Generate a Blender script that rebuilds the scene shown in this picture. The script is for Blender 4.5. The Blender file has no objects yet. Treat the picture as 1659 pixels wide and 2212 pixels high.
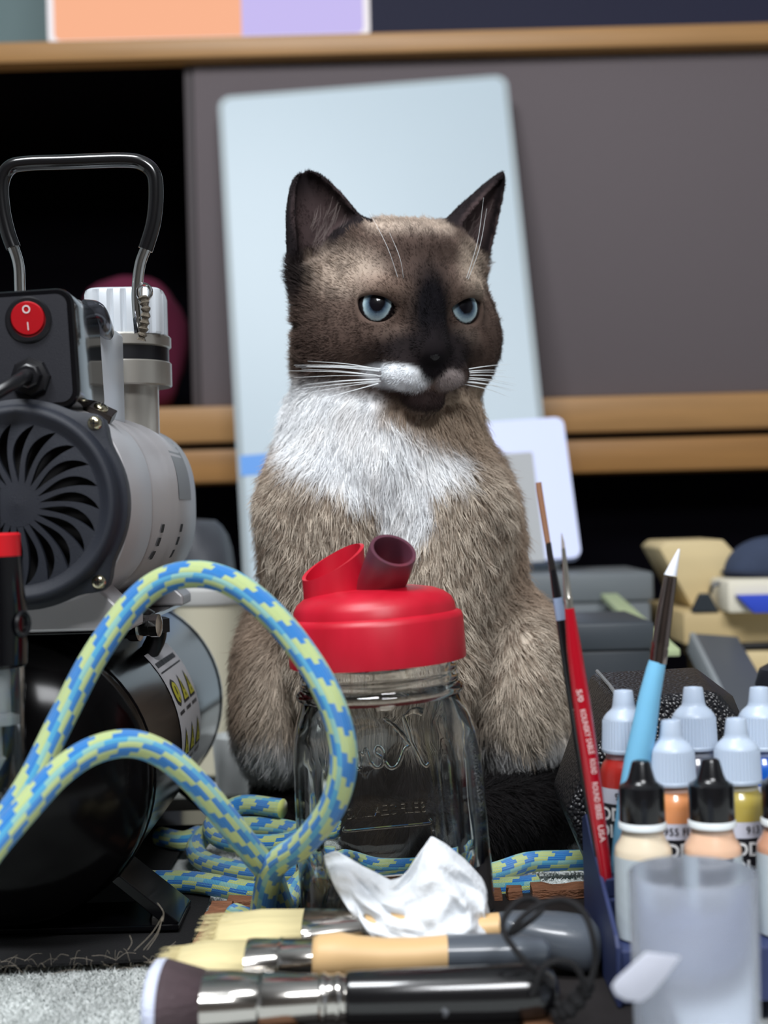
import bpy, bmesh, math, random
import numpy as np
from mathutils import Vector, Matrix

SC = bpy.context.scene
COL = SC.collection
random.seed(7)
RNG = np.random.default_rng(11)
PI = math.pi

# ------------------------------------------------------------------ camera
F = 3000.0                      # focal length in pixels of the 1659 x 2212 frame
HC = 0.215                      # lens height above the towel
ROLL = math.radians(1.5)
CR = Vector((math.cos(ROLL), 0, -math.sin(ROLL)))
CU = Vector((math.sin(ROLL), 0, math.cos(ROLL)))
CF = Vector((0, 1, 0))
cam_d = bpy.data.cameras.new('camera')
cam = bpy.data.objects.new('camera', cam_d)
COL.objects.link(cam)
cam.matrix_world = Matrix(((CR.x, CU.x, 0, 0), (0, 0, -1, 0), (CR.z, CU.z, 0, HC), (0, 0, 0, 1)))
cam_d.sensor_fit = 'HORIZONTAL'
cam_d.sensor_width = 36.0
cam_d.lens = 36.0 * F / 1659.0
cam_d.clip_start = 0.02
cam_d.clip_end = 50
cam_d.dof.use_dof = True
cam_d.dof.focus_distance = 0.76
cam_d.dof.aperture_fstop = 9.0
SC.camera = cam

# ------------------------------------------------------------------ light and exposure
SC.view_settings.view_transform = 'Standard'
SC.view_settings.look = 'None'
SC.view_settings.gamma = 1.0
SC.view_settings.use_curve_mapping = False
SC.view_settings.exposure = 0.0

world = bpy.data.worlds.new('room_ambient')
SC.world = world
world.use_nodes = True
wb = world.node_tree.nodes['Background']
wb.inputs[0].default_value = (0.78, 0.88, 1.0, 1)
wb.inputs[1].default_value = 0.05

def area(name, loc, aim, sx, sy, power, col):
    d = bpy.data.lights.new(name, 'AREA')
    d.shape = 'RECTANGLE'; d.size = sx; d.size_y = sy; d.energy = power; d.color = col
    o = bpy.data.objects.new(name, d); COL.objects.link(o)
    o.location = loc
    o.rotation_euler = (Vector(aim) - Vector(loc)).to_track_quat('-Z', 'Y').to_euler()
    return o
area('ceiling_or_fill_lamp', (-0.40, 0.10, 1.70), (-0.02, 0.85, 0.15), 0.62, 0.34, 32, (0.94, 0.97, 1.0))
area('ceiling_or_fill_lamp', (0.30, -0.80, 1.55), (0.0, 0.9, 0.2), 0.6, 0.4, 31, (0.95, 0.97, 1.0))  # added front fill brightening throat and foreground, no ceiling fixture

# ------------------------------------------------------------------ helpers
def W(px, py, Y):
    """world point that the frame pixel (px, py) shows at distance Y"""
    x = (px - 829.5) / F * Y
    z = (1106.0 - py) / F * Y
    return Vector((0, 0, HC)) + CR * x + CU * z + CF * Y
def G(px, Y, z=0.0):
    """point at height z and distance Y below / above pixel column px"""
    p = W(px, 1106, Y)
    # slide along the camera's up vector until the height is z
    t = (z - p.z) / CU.z
    return p + CU * t
def lin(c):
    c = c / 255.0
    return c / 12.92 if c <= 0.04045 else ((c + 0.055) / 1.055) ** 2.4
def S(r, g, b): return (lin(r), lin(g), lin(b), 1.0)

def new_mat(name):
    m = bpy.data.materials.new(name); m.use_nodes = True
    nt = m.node_tree
    return m, nt, nt.nodes['Principled BSDF']
def nd(nt, t, **kw):
    n = nt.nodes.new(t)
    for k, v in kw.items(): setattr(n, k, v)
    return n
def mat(name, c, rough=0.5, metal=0.0, spec=0.5, coat=0.0, noise=0.0, nscale=60.0, bump=0.0, bscale=200.0,
        trans=0.0, ior=1.45, emit=None, estr=1.0, sss=0.0, rnoise=0.0, aniso=None):
    m, nt, b = new_mat(name)
    b.inputs['Base Color'].default_value = c
    b.inputs['Roughness'].default_value = rough
    b.inputs['Metallic'].default_value = metal
    b.inputs['Specular IOR Level'].default_value = spec
    b.inputs['IOR'].default_value = ior
    b.inputs['Coat Weight'].default_value = coat
    b.inputs['Coat Roughness'].default_value = 0.06
    b.inputs['Transmission Weight'].default_value = trans
    if sss:
        b.inputs['Subsurface Weight'].default_value = sss
        b.inputs['Subsurface Radius'].default_value = (0.006, 0.004, 0.003)
    if emit:
        b.inputs['Emission Color'].default_value = emit
        b.inputs['Emission Strength'].default_value = estr
    if noise or bump or rnoise:
        tc = nd(nt, 'ShaderNodeTexCoord')
        mp = nd(nt, 'ShaderNodeMapping')
        nt.links.new(tc.outputs['Object'], mp.inputs[0])
        if aniso: mp.inputs['Scale'].default_value = aniso
    if noise:
        n = nd(nt, 'ShaderNodeTexNoise'); n.inputs['Scale'].default_value = nscale; n.inputs['Detail'].default_value = 6
        nt.links.new(mp.outputs[0], n.inputs['Vector'])
        mx = nd(nt, 'ShaderNodeMix', data_type='RGBA')
        mx.inputs[6].default_value = tuple(max(0, x * (1 - noise)) for x in c[:3]) + (1,)
        mx.inputs[7].default_value = tuple(min(1, x * (1 + noise)) for x in c[:3]) + (1,)
        nt.links.new(n.outputs['Fac'], mx.inputs[0])
        nt.links.new(mx.outputs[2], b.inputs['Base Color'])
    if rnoise:
        n = nd(nt, 'ShaderNodeTexNoise'); n.inputs['Scale'].default_value = nscale; n.inputs['Detail'].default_value = 5
        nt.links.new(mp.outputs[0], n.inputs['Vector'])
        mr = nd(nt, 'ShaderNodeMapRange')
        mr.inputs['To Min'].default_value = max(0.02, rough - rnoise); mr.inputs['To Max'].default_value = rough + rnoise
        nt.links.new(n.outputs['Fac'], mr.inputs[0]); nt.links.new(mr.outputs[0], b.inputs['Roughness'])
    if bump:
        n = nd(nt, 'ShaderNodeTexNoise'); n.inputs['Scale'].default_value = bscale; n.inputs['Detail'].default_value = 4
        nt.links.new(mp.outputs[0], n.inputs['Vector'])
        bp = nd(nt, 'ShaderNodeBump'); bp.inputs['Strength'].default_value = bump; bp.inputs['Distance'].default_value = 0.002
        nt.links.new(n.outputs['Fac'], bp.inputs['Height']); nt.links.new(bp.outputs[0], b.inputs['Normal'])
    return m

class MB:
    """collects geometry, then links it as ONE mesh object"""
    def __init__(s): s.v = []; s.f = []; s.uv = None
    def add(s, vs, fs, M=None):
        n = len(s.v)
        s.v += [tuple(M @ Vector(p)) if M is not None else tuple(p) for p in vs]
        s.f += [tuple(i + n for i in f) for f in fs]
        return s
    def box(s, lo, hi, M=None):
        x0, y0, z0 = lo; x1, y1, z1 = hi
        v = [(x0,y0,z0),(x1,y0,z0),(x1,y1,z0),(x0,y1,z0),(x0,y0,z1),(x1,y0,z1),(x1,y1,z1),(x0,y1,z1)]
        return s.add(v, [(0,3,2,1),(4,5,6,7),(0,1,5,4),(1,2,6,5),(2,3,7,6),(3,0,4,7)], M)
    def rings(s, rings, cap0=True, cap1=True, M=None, closed=True):
        n = len(rings[0]); vs = [p for r in rings for p in r]; fs = []
        m = n if closed else n - 1
        for i in range(len(rings) - 1):
            for j in range(m):
                k = (j + 1) % n
                fs.append((i*n+j, i*n+k, (i+1)*n+k, (i+1)*n+j))
        if cap0: fs.append(tuple(range(n))[::-1])
        if cap1: fs.append(tuple((len(rings)-1)*n + j for j in range(n)))
        return s.add(vs, fs, M)
    def lathe(s, prof, seg=40, M=None, cap0=True, cap1=True, flute=None):
        """prof: list of (radius, height) about Z"""
        R = []
        for i, (r, z) in enumerate(prof):
            ring = []
            for j in range(seg):
                a = 2*PI*j/seg; rr = r
                if flute and i in flute: rr = r * (1 + (0.022 if j % 2 else -0.03))
                ring.append((rr*math.cos(a), rr*math.sin(a), z))
            R.append(ring)
        return s.rings(R, cap0, cap1, M)
    def tube(s, pts, r, seg=12, cap=True):
        R, _ = tube_rings(pts, r, seg)
        return s.rings(R, cap, cap)
    def prism(s, poly, d, M=None):
        """poly in XY, extruded from z=0 to z=d"""
        n = len(poly)
        vs = [(x, y, 0) for x, y in poly] + [(x, y, d) for x, y in poly]
        fs = [tuple(range(n))[::-1], tuple(range(n, 2*n))] + [(i, (i+1) % n, n+(i+1) % n, n+i) for i in range(n)]
        return s.add(vs, fs, M)
    def build(s, name, m, parent=None, smooth=True, bevel=0.0, seg=2, angle=40, solid=0.0, sub=0):
        me = bpy.data.meshes.new(name)
        me.from_pydata(s.v, [], s.f); me.update()
        bm = bmesh.new(); bm.from_mesh(me)
        bmesh.ops.recalc_face_normals(bm, faces=bm.faces[:])
        if bevel:
            es = [e for e in bm.edges if len(e.link_faces) == 2 and e.calc_face_angle(0) > math.radians(30)]
            try: bmesh.ops.bevel(bm, geom=es, offset=bevel, segments=seg, affect='EDGES', profile=0.5, clamp_overlap=True)
            except Exception: pass
        bm.to_mesh(me); bm.free()
        me.materials.append(m)
        if smooth:
            me.polygons.foreach_set('use_smooth', [True]*len(me.polygons))
            try: me.set_sharp_from_angle(angle=math.radians(angle))
            except Exception: pass
        o = bpy.data.objects.new(name, me); COL.objects.link(o)
        if parent is not None: o.parent = parent; o.matrix_parent_inverse = parent.matrix_basis.inverted()
        if solid:
            md = o.modifiers.new('s', 'SOLIDIFY'); md.thickness = solid; md.offset = 0
        if sub:
            md = o.modifiers.new('d', 'SUBSURF'); md.levels = sub; md.render_levels = sub
        return o
def spline(pts, n=10):
    """Catmull-Rom through pts"""
    P = [Vector(p) for p in pts]
    P = [P[0]*2 - P[1]] + P + [P[-1]*2 - P[-2]]
    out = []
    for i in range(1, len(P) - 2):
        a, b, c, d = P[i-1], P[i], P[i+1], P[i+2]
        for k in range(n):
            t = k / n
            out.append(0.5*((2*b) + (c-a)*t + (2*a-5*b+4*c-d)*t*t + (3*b-a-3*c+d)*t**3))
    out.append(P[-2].copy())
    return out
def tube_rings(pts, r, seg):
    P = [Vector(p) for p in pts]; n = len(P)
    T = [(P[min(i+1, n-1)] - P[max(i-1, 0)]).normalized() for i in range(n)]
    up = Vector((0, 0, 1)) if abs(T[0].z) < 0.9 else Vector((1, 0, 0))
    N = (up - T[0]*up.dot(T[0])).normalized()
    R = []; L = [0.0]
    for i in range(n):
        if i:
            N = (N - T[i]*N.dot(T[i])).normalized(); L.append(L[-1] + (P[i]-P[i-1]).length)
        B = T[i].cross(N)
        rr = r(i/(n-1)) if callable(r) else r
        R.append([P[i] + (N*math.cos(2*PI*j/seg) + B*math.sin(2*PI*j/seg))*rr for j in range(seg)])
    return R, L
def empty(name, loc, label, cat, group=None, rz=0.0):
    o = bpy.data.objects.new(name, None); COL.objects.link(o)
    o.location = loc; o.rotation_euler = (0, 0, rz); o.empty_display_size = 0.02
    o['label'] = label; o['category'] = cat
    if group: o['group'] = group
    bpy.context.view_layer.update()
    return o
def tag(o, label, cat, group=None, kind=None):
    o['label'] = label; o['category'] = cat
    if group: o['group'] = group
    if kind: o['kind'] = kind
    return o
def frame_at(loc, xdir, zdir):
    """matrix with origin loc, local Z along zdir and local X near xdir"""
    z = Vector(zdir).normalized(); x = Vector(xdir); x = (x - z*x.dot(z)).normalized(); y = z.cross(x)
    M = Matrix((x, y, z)).transposed().to_4x4(); M.translation = Vector(loc)
    return M
def frame_x(loc, xdir, zhint):
    """matrix with local X along xdir and local Z near zhint"""
    x = Vector(xdir).normalized(); z = Vector(zhint); z = (z - x*z.dot(x)).normalized(); y = z.cross(x)
    M = Matrix((x, y, z)).transposed().to_4x4(); M.translation = Vector(loc)
    return M
_font_cache = {}
def text_verts(s, size, bold=0.0, ext=0.0):
    """flat text as (verts, faces), centred, in XY"""
    k = (s, bold, ext)
    if k not in _font_cache:
        c = bpy.data.curves.new('t', 'FONT'); c.body = s; c.align_x = 'CENTER'; c.align_y = 'CENTER'; c.size = 1; c.offset = bold; c.extrude = ext
        c.resolution_u = 3
        o = bpy.data.objects.new('t', c); COL.objects.link(o)
        dg = bpy.context.evaluated_depsgraph_get()
        me = bpy.data.meshes.new_from_object(o.evaluated_get(dg))
        _font_cache[k] = ([tuple(v.co) for v in me.vertices], [tuple(p.vertices) for p in me.polygons])
        bpy.data.objects.remove(o); bpy.data.curves.remove(c); bpy.data.meshes.remove(me)
    v, f = _font_cache[k]
    return [(x*size, y*size, z*size) for x, y, z in v], f
def rrect(w, h, r, n=6):
    pts = []
    for cx, cy, a0 in ((w/2-r, h/2-r, 0), (-w/2+r, h/2-r, 90), (-w/2+r, -h/2+r, 180), (w/2-r, -h/2+r, 270)):
        for i in range(n+1):
            a = math.radians(a0 + 90*i/n); pts.append((cx + r*math.cos(a), cy + r*math.sin(a)))
    return pts
def slab(mb, c4, th):
    """thick board from four corners (tl, tr, br, bl), extruded away from the viewer"""
    a, b, c, d = [Vector(p) for p in c4]
    n = (b-a).cross(d-a).normalized()
    if n.y < 0: n = -n
    v = [a, b, c, d] + [p + n*th for p in (a, b, c, d)]
    return mb.add(v, [(0,1,2,3),(4,7,6,5),(0,4,5,1),(1,5,6,2),(2,6,7,3),(3,7,4,0)])

M_BLACK = mat('black_plastic', S(14, 14, 18), 0.35, spec=0.5)
M_GBLACK = mat('gloss_black_paint', S(9, 9, 12), 0.13, spec=0.35, coat=0.15)
M_STEEL = mat('bright_steel', S(205, 205, 205), 0.18, 1.0)
M_CHROME = mat('chrome', S(225, 228, 228), 0.07, 1.0)
M_WHITE = mat('white_plastic', S(212, 224, 238), 0.35, sss=0.15)
# ------------------------------------------------------------------ the room: wall, floor, table, towel
def struct(o): o['kind'] = 'structure'; return o
m_wall = mat('teal_grey_wall', S(120, 140, 142), 0.9, noise=0.05, nscale=8)
struct(MB().box((-2.2, 2.30, -0.62), (2.2, 2.38, 2.05)).build('wall_back', m_wall, smooth=False))
m_floor = mat('floor_boards', S(92, 74, 60), 0.5, noise=0.25, nscale=9, aniso=(1, 8, 1))
struct(MB().box((-2.2, -1.6, -0.66), (2.2, 2.38, -0.62)).build('floor', m_floor, smooth=False))
m_ceil = mat('ceiling_paint', S(226, 230, 234), 0.9, noise=0.03, nscale=12)
m_side = mat('pale_side_wall', S(196, 198, 200), 0.9, noise=0.03, nscale=10)
struct(MB().box((-2.26, -1.6, -0.66), (-2.2, 2.38, 2.10)).build('wall_left', m_side, smooth=False))
struct(MB().box((2.2, -1.6, -0.66), (2.26, 2.38, 2.10)).build('wall_right', m_side, smooth=False))
struct(MB().box((-2.26, -1.66, -0.66), (2.26, -1.6, 2.10)).build('wall_front', mat('warm_grey_wall', S(160, 152, 146), 0.9, noise=0.03, nscale=10), smooth=False))
struct(MB().box((-2.2, -1.6, 2.05), (2.2, 2.38, 2.10)).build('ceiling', m_ceil, smooth=False))

t = empty('work_table', (0, 1.0, -0.62), 'dark table under the pale grey towel', 'table')
m_tab = mat('dark_table_wood', S(60, 48, 42), 0.5, noise=0.3, nscale=18, aniso=(1, 10, 1))
MB().box((-0.95, 0.30, -0.034), (0.95, 1.72, -0.008)).build('tabletop', m_tab, t, smooth=False, bevel=0.003)
for x in (-0.88, 0.82):
    for y in (0.36, 1.60):
        MB().box((x, y, -0.62), (x+0.06, y+0.06, -0.034)).build('leg', m_tab, t, smooth=False, bevel=0.003)

# towel: lumpy base with a pile of short fibres near the front
tw = empty('towel', (0, 0.95, -0.008), 'pale grey terry towel spread over the table top', 'towel')
m_tow = mat('towel_terry', S(196, 200, 198), 1.0, spec=0.1, noise=0.25, nscale=260, bump=0.5, bscale=600)
nx, ny = 150, 120
xs = np.linspace(-0.80, 0.80, nx); ys = 0.33 + (1.66-0.33)*np.linspace(0, 1, ny)
X, Yg = np.meshgrid(xs, ys)
Z = -0.0048 + 0.0009*np.sin(X*61+np.sin(Yg*37)*2)*np.sin(Yg*53+1.3*np.sin(X*29)) + RNG.normal(0, 0.0004, X.shape)
vs = [(float(a), float(b), float(c)) for a, b, c in zip(X.ravel(), Yg.ravel(), Z.ravel())]
fs = [(j*nx+i, j*nx+i+1, (j+1)*nx+i+1, (j+1)*nx+i) for j in range(ny-1) for i in range(nx-1)]
n0 = len(vs); low = -0.0078
vs += [(x, y, low) for x, y, _ in vs[:]]
fs += [tuple(n0+i for i in f[::-1]) for f in fs[:]]
for i in range(nx-1):
    fs.append((i, n0+i, n0+i+1, i+1)); a = (ny-1)*nx+i; fs.append((a+1, n0+a+1, n0+a, a))
for j in range(ny-1):
    a = j*nx; fs.append((a+nx, n0+a+nx, n0+a, a)); b = j*nx+nx-1; fs.append((b, n0+b, n0+b+nx, b+nx))
MB().add(vs, fs).build('cloth', m_tow, tw)
m_pile = mat('towel_loops', S(226, 230, 228), 1.0, spec=0.1, noise=0.15, nscale=150)
def pile(n, x0, x1, y0, y1, name):
    """short curled fibres standing on the cloth, joined into one mesh"""
    p = np.stack([RNG.uniform(x0, x1, n), RNG.uniform(y0, y1, n), np.full(n, -0.0042)], 1)
    d = RNG.normal(0, 1, (n, 3)); d[:, 2] = np.abs(d[:, 2])*0.9 + 0.25
    d /= np.linalg.norm(d, axis=1)[:, None]
    L = RNG.uniform(0.0012, 0.0027, n)[:, None]
    sdir = np.cross(d, RNG.normal(0, 1, (n, 3))); sdir /= np.linalg.norm(sdir, axis=1)[:, None]
    w = RNG.uniform(0.00022, 0.00045, n)[:, None]
    mid = p + d*L*0.6; d2 = d + RNG.normal(0, 0.6, (n, 3)); d2[:, 2] -= 0.3
    tip = mid + d2*L*0.6
    V = np.stack([p-sdir*w, p+sdir*w, mid-sdir*w, mid+sdir*w, tip], 1).reshape(-1, 3)
    me = bpy.data.meshes.new(name)
    b = np.arange(n)*5
    q = np.stack([b, b+1, b+3, b+2], 1); t3 = np.stack([b+2, b+3, b+4], 1)
    me.vertices.add(len(V)); me.vertices.foreach_set('co', V.ravel().astype(np.float32))
    loops = np.concatenate([q.ravel(), t3.ravel()])
    me.loops.add(len(loops)); me.loops.foreach_set('vertex_index', loops.astype(np.int32))
    me.polygons.add(2*n)
    st = np.concatenate([np.arange(n)*4, 4*n + np.arange(n)*3]); me.polygons.foreach_set('loop_start', st.astype(np.int32))
    me.update(calc_edges=True); me.validate()
    me.materials.append(m_pile)
    o = bpy.data.objects.new(name, me); COL.objects.link(o)
    o.parent = tw; o.matrix_parent_inverse = tw.matrix_basis.inverted()
    o['kind'] = 'stuff'
pile(46000, -0.26, -0.095, 0.50, 0.68, 'pile')
pile(30000, -0.125, 0.20, 0.765, 1.0, 'pile')

# ------------------------------------------------------------------ TV stand across the back
BY = 1.80
def bxw(px0, py0, px1, py1, Y, d, mb=None):
    """box whose front face fills the pixel rectangle at distance Y (world-aligned), d deep"""
    a = W(px0, py0, Y); b = W(px1, py1, Y)
    mb = mb or MB()
    return mb.box((min(a.x, b.x), Y, min(a.z, b.z)), (max(a.x, b.x), Y+d, max(a.z, b.z)))
zt = W(829, 80, BY).z; zb = W(829, 126, BY).z
z1 = W(829, 870, BY).z; z2 = W(829, 948, BY).z; z3 = W(829, 962, BY).z; z4 = W(829, 1034, BY).z
st = empty('tv_stand', (0, BY, -0.62), 'long oak TV stand with grey grille panels behind the cat', 'tv stand')
m_oak = mat('honey_oak', S(160, 120, 74), 0.45, noise=0.22, nscale=7, aniso=(1.2, 12, 22))
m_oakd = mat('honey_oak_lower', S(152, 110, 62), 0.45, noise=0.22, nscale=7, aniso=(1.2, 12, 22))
MB().box((-0.85, BY-0.02, zb), (0.95, BY+0.46, zt)).build('top_board', m_oak, st, bevel=0.004)
MB().box((-0.85, BY-0.02, z2), (0.95, BY+0.44, z1)).build('middle_board', m_oak, st, bevel=0.004)
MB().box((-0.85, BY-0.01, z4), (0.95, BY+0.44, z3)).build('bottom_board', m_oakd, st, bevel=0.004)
MB().box((-0.84, BY+0.012, z3), (0.94, BY+0.43, z2)).build('shadow_gap', M_BLACK, st)
m_cav = mat('cabinet_black', S(6, 5, 10), 0.9, spec=0.05)
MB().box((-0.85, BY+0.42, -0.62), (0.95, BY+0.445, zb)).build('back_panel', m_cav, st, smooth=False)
for x in (-0.85, 0.925):
    MB().box((x, BY, -0.62), (x+0.025, BY+0.42, zb)).build('side_panel', m_oak, st, smooth=False, bevel=0.002)
# speaker cloth doors
m_cloth, nt, b = new_mat('grey_speaker_cloth')
b.inputs['Roughness'].default_value = 0.95; b.inputs['Specular IOR Level'].default_value = 0.15
tc = nd(nt, 'ShaderNodeTexCoord'); wv = nd(nt, 'ShaderNodeTexWave', bands_direction='X'); wv.inputs['Scale'].default_value = 260
wz = nd(nt, 'ShaderNodeTexWave', bands_direction='Z'); wz.inputs['Scale'].default_value = 260
mm = nd(nt, 'ShaderNodeMath', operation='MULTIPLY'); mx = nd(nt, 'ShaderNodeMix', data_type='RGBA')
nt.links.new(tc.outputs['Object'], wv.inputs[0]); nt.links.new(tc.outputs['Object'], wz.inputs[0])
nt.links.new(wv.outputs['Fac'], mm.inputs[0]); nt.links.new(wz.outputs['Fac'], mm.inputs[1]); nt.links.new(mm.outputs[0], mx.inputs[0])
mx.inputs[6].default_value = S(92, 85, 88); mx.inputs[7].default_value = S(116, 108, 110)
nt.links.new(mx.outputs[2], b.inputs['Base Color'])
gx0 = W(424, 500, BY).x
MB().box((-0.824, BY+0.012, zb-0.004), (gx0-0.013, BY+0.418, zb-0.0005)).build('bay_shade', m_cav, st, smooth=False)  # black sheet over the oak underside, the bay's shade put into its colour
g = MB().box((gx0, BY+0.004, z1+0.001), (0.92, BY+0.026, zb-0.001)).build('grille_panel', m_cloth, st, bevel=0.003)
fr = mat('dark_grille_frame', S(66, 60, 62), 0.7)
MB().box((gx0-0.012, BY+0.006, z1), (gx0, BY+0.40, zb)).build('divider', fr, st, bevel=0.002)
# dark plinth under the stand
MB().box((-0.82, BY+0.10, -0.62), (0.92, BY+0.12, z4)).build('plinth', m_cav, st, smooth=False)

# maroon cloth in the open bay
m_mar = mat('maroon_cloth', S(92, 20, 50), 0.9, noise=0.2, nscale=20)
mb = MB(); c0 = W(286, 760, BY+0.14)
R = []
for k in range(15):
    ph = PI*k/14 - PI/2
    ring = []
    for j in range(30):
        a = 2*PI*j/30
        wob = 1 + 0.07*math.sin(3*a+k) + 0.05*math.sin(5*a-k*0.7)
        ring.append((c0.x + 0.072*wob*math.cos(ph)**0.6*math.cos(a), c0.y + 0.07*wob*math.cos(ph)**0.6*math.sin(a),
                     (z1 + 0.098) + 0.0965*(math.copysign(abs(math.sin(ph))**0.75, ph))))
    R.append(ring)
tag(mb.rings(R).build('cloth_bundle', m_mar), 'maroon cloth bundle inside the open dark bay of the TV stand', 'cloth')

# ------------------------------------------------------------------ television on the stand
tv = empty('television', (0.1, BY+0.10, zt), 'flat television showing a peach and lilac menu tile on the stand', 'television')
TY = BY + 0.10
tl = W(96, -500, TY); tx1 = 0.90
sz0 = W(400, 92, TY).z
MB().box((tl.x, TY, zt+0.012), (tx1, TY+0.045, zt+0.62)).build('housing', mat('tv_housing', S(14, 15, 18), 0.4), tv, bevel=0.004)
MB().box((-0.10, TY+0.01, zt+0.0005), (0.45, TY+0.09, zt+0.014)).build('foot', M_BLACK, tv, bevel=0.002)
def em(name, c, s=1.0):
    m, nt, b = new_mat(name)
    b.inputs['Base Color'].default_value = (0.01, 0.01, 0.01, 1); b.inputs['Roughness'].default_value = 0.6; b.inputs['Specular IOR Level'].default_value = 0.08
    b.inputs['Emission Color'].default_value = c; b.inputs['Emission Strength'].default_value = s
    return m
MB().box((tl.x+0.008, TY-0.0015, zt+0.022), (tx1-0.008, TY+0.001, zt+0.61)).build('screen', em('screen_navy', S(28, 30, 52)), tv, smooth=False)
a = W(104, 78, TY); b_ = W(800, 78, TY)
w = b_.x - a.x; h = 0.24
M0 = Matrix(((1, 0, 0, (a.x+b_.x)/2), (0, 0, -1, TY-0.0015), (0, 1, 0, zt+0.031+h/2), (0, 0, 0, 1)))
MB().prism(rrect(w, h, 0.014), 0.0006, M0).build('tile_outline', em('tile_highlight', S(246, 240, 244), 1.0), tv, smooth=False)
xm = W(522, 40, TY).x
def clip_r(poly, x0, x1): return [(min(max(x, x0), x1), y) for x, y in poly]
inner = rrect(w-0.018, h-0.018, 0.009); cx = (a.x+b_.x)/2
M1 = M0.copy(); M1.translation = M0.translation + Vector((0, -0.0006, 0))
MB().prism(clip_r(inner, -w, xm-cx), 0.0005, M1).build('tile', em('tile_peach', S(248, 178, 140), 1.0), tv, smooth=False)['label'] = 'peach side of the menu tile'
MB().prism(clip_r(inner, xm-cx, w), 0.0005, M1).build('tile', em('tile_lilac', S(198, 186, 240), 1.0), tv, smooth=False)['label'] = 'lilac side of the menu tile'

# ------------------------------------------------------------------ whiteboard leaning on the stand
wbd = empty('whiteboard', G(870, 1.60), 'large blank whiteboard with rounded grey rim leaning behind the cat', 'whiteboard')
TL, TR = W(484, 205, 1.765), W(1114, 156, 1.765)
BL, BR = G(522, 1.60, 0.007), G(1216, 1.60, 0.007)
ux = (TR-TL).normalized(); uz = (TL-BL); hh = ((TL-BL).length + (TR-BR).length)/2; ww = ((TR-TL).length + (BR-BL).length)/2
uz = (uz - ux*uz.dot(ux)).normalized(); cen = (TL+TR+BL+BR)/4
MW = Matrix((ux, uz, ux.cross(uz))).transposed().to_4x4(); MW.translation = cen
m_rim = mat('grey_rim', S(142, 152, 156), 0.5); m_wbd = mat('whiteboard_face', S(174, 189, 198), 0.4, noise=0.02, nscale=5)
MB().prism(rrect(ww, hh, 0.017), -0.012, MW).build('rim', m_rim, wbd)
MF = MW.copy(); MF.translation = cen + MW.to_3x3() @ Vector((0, 0, 0.0002))
MB().prism(rrect(ww-0.016, hh-0.016, 0.011), 0.0012, MF).build('face', m_wbd, wbd)
# blue tape strip on it, left edge
p = MW.inverted() @ W(520, 1008, 1.66); q = MW.inverted() @ W(600, 1008, 1.66)
MB().box((p.x, p.y-0.012, 0.0014), (p.x+0.12, p.y+0.013, 0.0019), MW).build('blue_strip', mat('blue_tape', S(96, 152, 222), 0.6), wbd, smooth=False)

# framed lilac sheet leaning on the whiteboard
fs_ = empty('picture_frame', G(1130, 1.47, 0.148), 'pale lilac frame with a grey sheet leaning right of the cat', 'picture frame')
TL, TR = W(1000, 915, 1.56), W(1216, 900, 1.56); BR = W(1264, 1236, 1.48)
ux = (TR-TL).normalized(); uz = (TR-BR); uz = (uz-ux*uz.dot(ux)).normalized()
ww = (TR-TL).length; hh = 0.172
MW2 = Matrix((ux, uz, ux.cross(uz))).transposed().to_4x4(); MW2.translation = TR - ux*ww/2 - uz*hh/2
mb = MB().prism(rrect(ww, hh, 0.010), -0.010, MW2)
mb.build('frame', mat('pale_lilac_frame', S(206, 214, 246), 0.5), fs_)
MI = MW2.copy(); MI.translation = MW2.translation + MW2.to_3x3() @ Vector((-0.028, -0.022, 0.0002))
MB().prism(rrect(ww-0.022, hh-0.04, 0.003), 0.0008, MI).build('sheet', mat('grey_sheet', S(168, 170, 172), 0.8), fs_, smooth=False)
# ------------------------------------------------------------------ the cat
PSI = math.radians(17)
HO = np.array(W(870, 650, 0.865))
HA = np.array([math.cos(PSI), math.sin(PSI), 0.0])      # towards the viewer's right across the face
PIT = math.radians(10)
HB = np.array([math.sin(PSI)*math.cos(PIT), -math.cos(PSI)*math.cos(PIT), -math.sin(PIT)])     # where the nose points
HU = np.cross(HA, HB); HU = HU if HU[2] > 0 else -HU
HR = np.stack([HA, HB, HU], 1)                          # columns
def H(a, b, c): return HO + HR @ (np.array([a, b, c])*0.001)
Wn = lambda px, py, Y: np.array(W(px, py, Y))

def axis(lo, fine0, fine1, hi, df, dc):
    a = np.arange(lo, fine0, dc); b = np.arange(fine0, fine1, df); c = np.arange(fine1, hi, dc)
    return np.concatenate([a, b, c]).astype(np.float32)
gx = axis(-0.135, HO[0]-0.085, HO[0]+0.09, 0.15, 0.0016, 0.0034)
gy = axis(0.72, HO[1]-0.075, HO[1]+0.05, 1.14, 0.0016, 0.0036)
gz = axis(-0.004, HO[2]-0.072, HO[2]+0.10, HO[2]+0.102, 0.0016, 0.0034)
D = np.full((len(gx), len(gy), len(gz)), 1.0, np.float32)
def region(lo, hi, m):
    i = [np.searchsorted(g, [l-m, h+m]) for g, l, h in zip((gx, gy, gz), lo, hi)]
    sl = tuple(slice(max(0, a), b) for a, b in i)
    P = np.stack(np.meshgrid(gx[sl[0]], gy[sl[1]], gz[sl[2]], indexing='ij'), -1)
    return sl, P
def smin(a, b, k):
    h = np.clip(0.5 + 0.5*(b-a)/k, 0, 1)
    return b + (a-b)*h - k*h*(1-h)
def union(sl, d, k): D[sl] = smin(D[sl], d.astype(np.float32), k)
def carve(sl, d, k): D[sl] = -smin(-D[sl], d.astype(np.float32), k)
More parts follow.
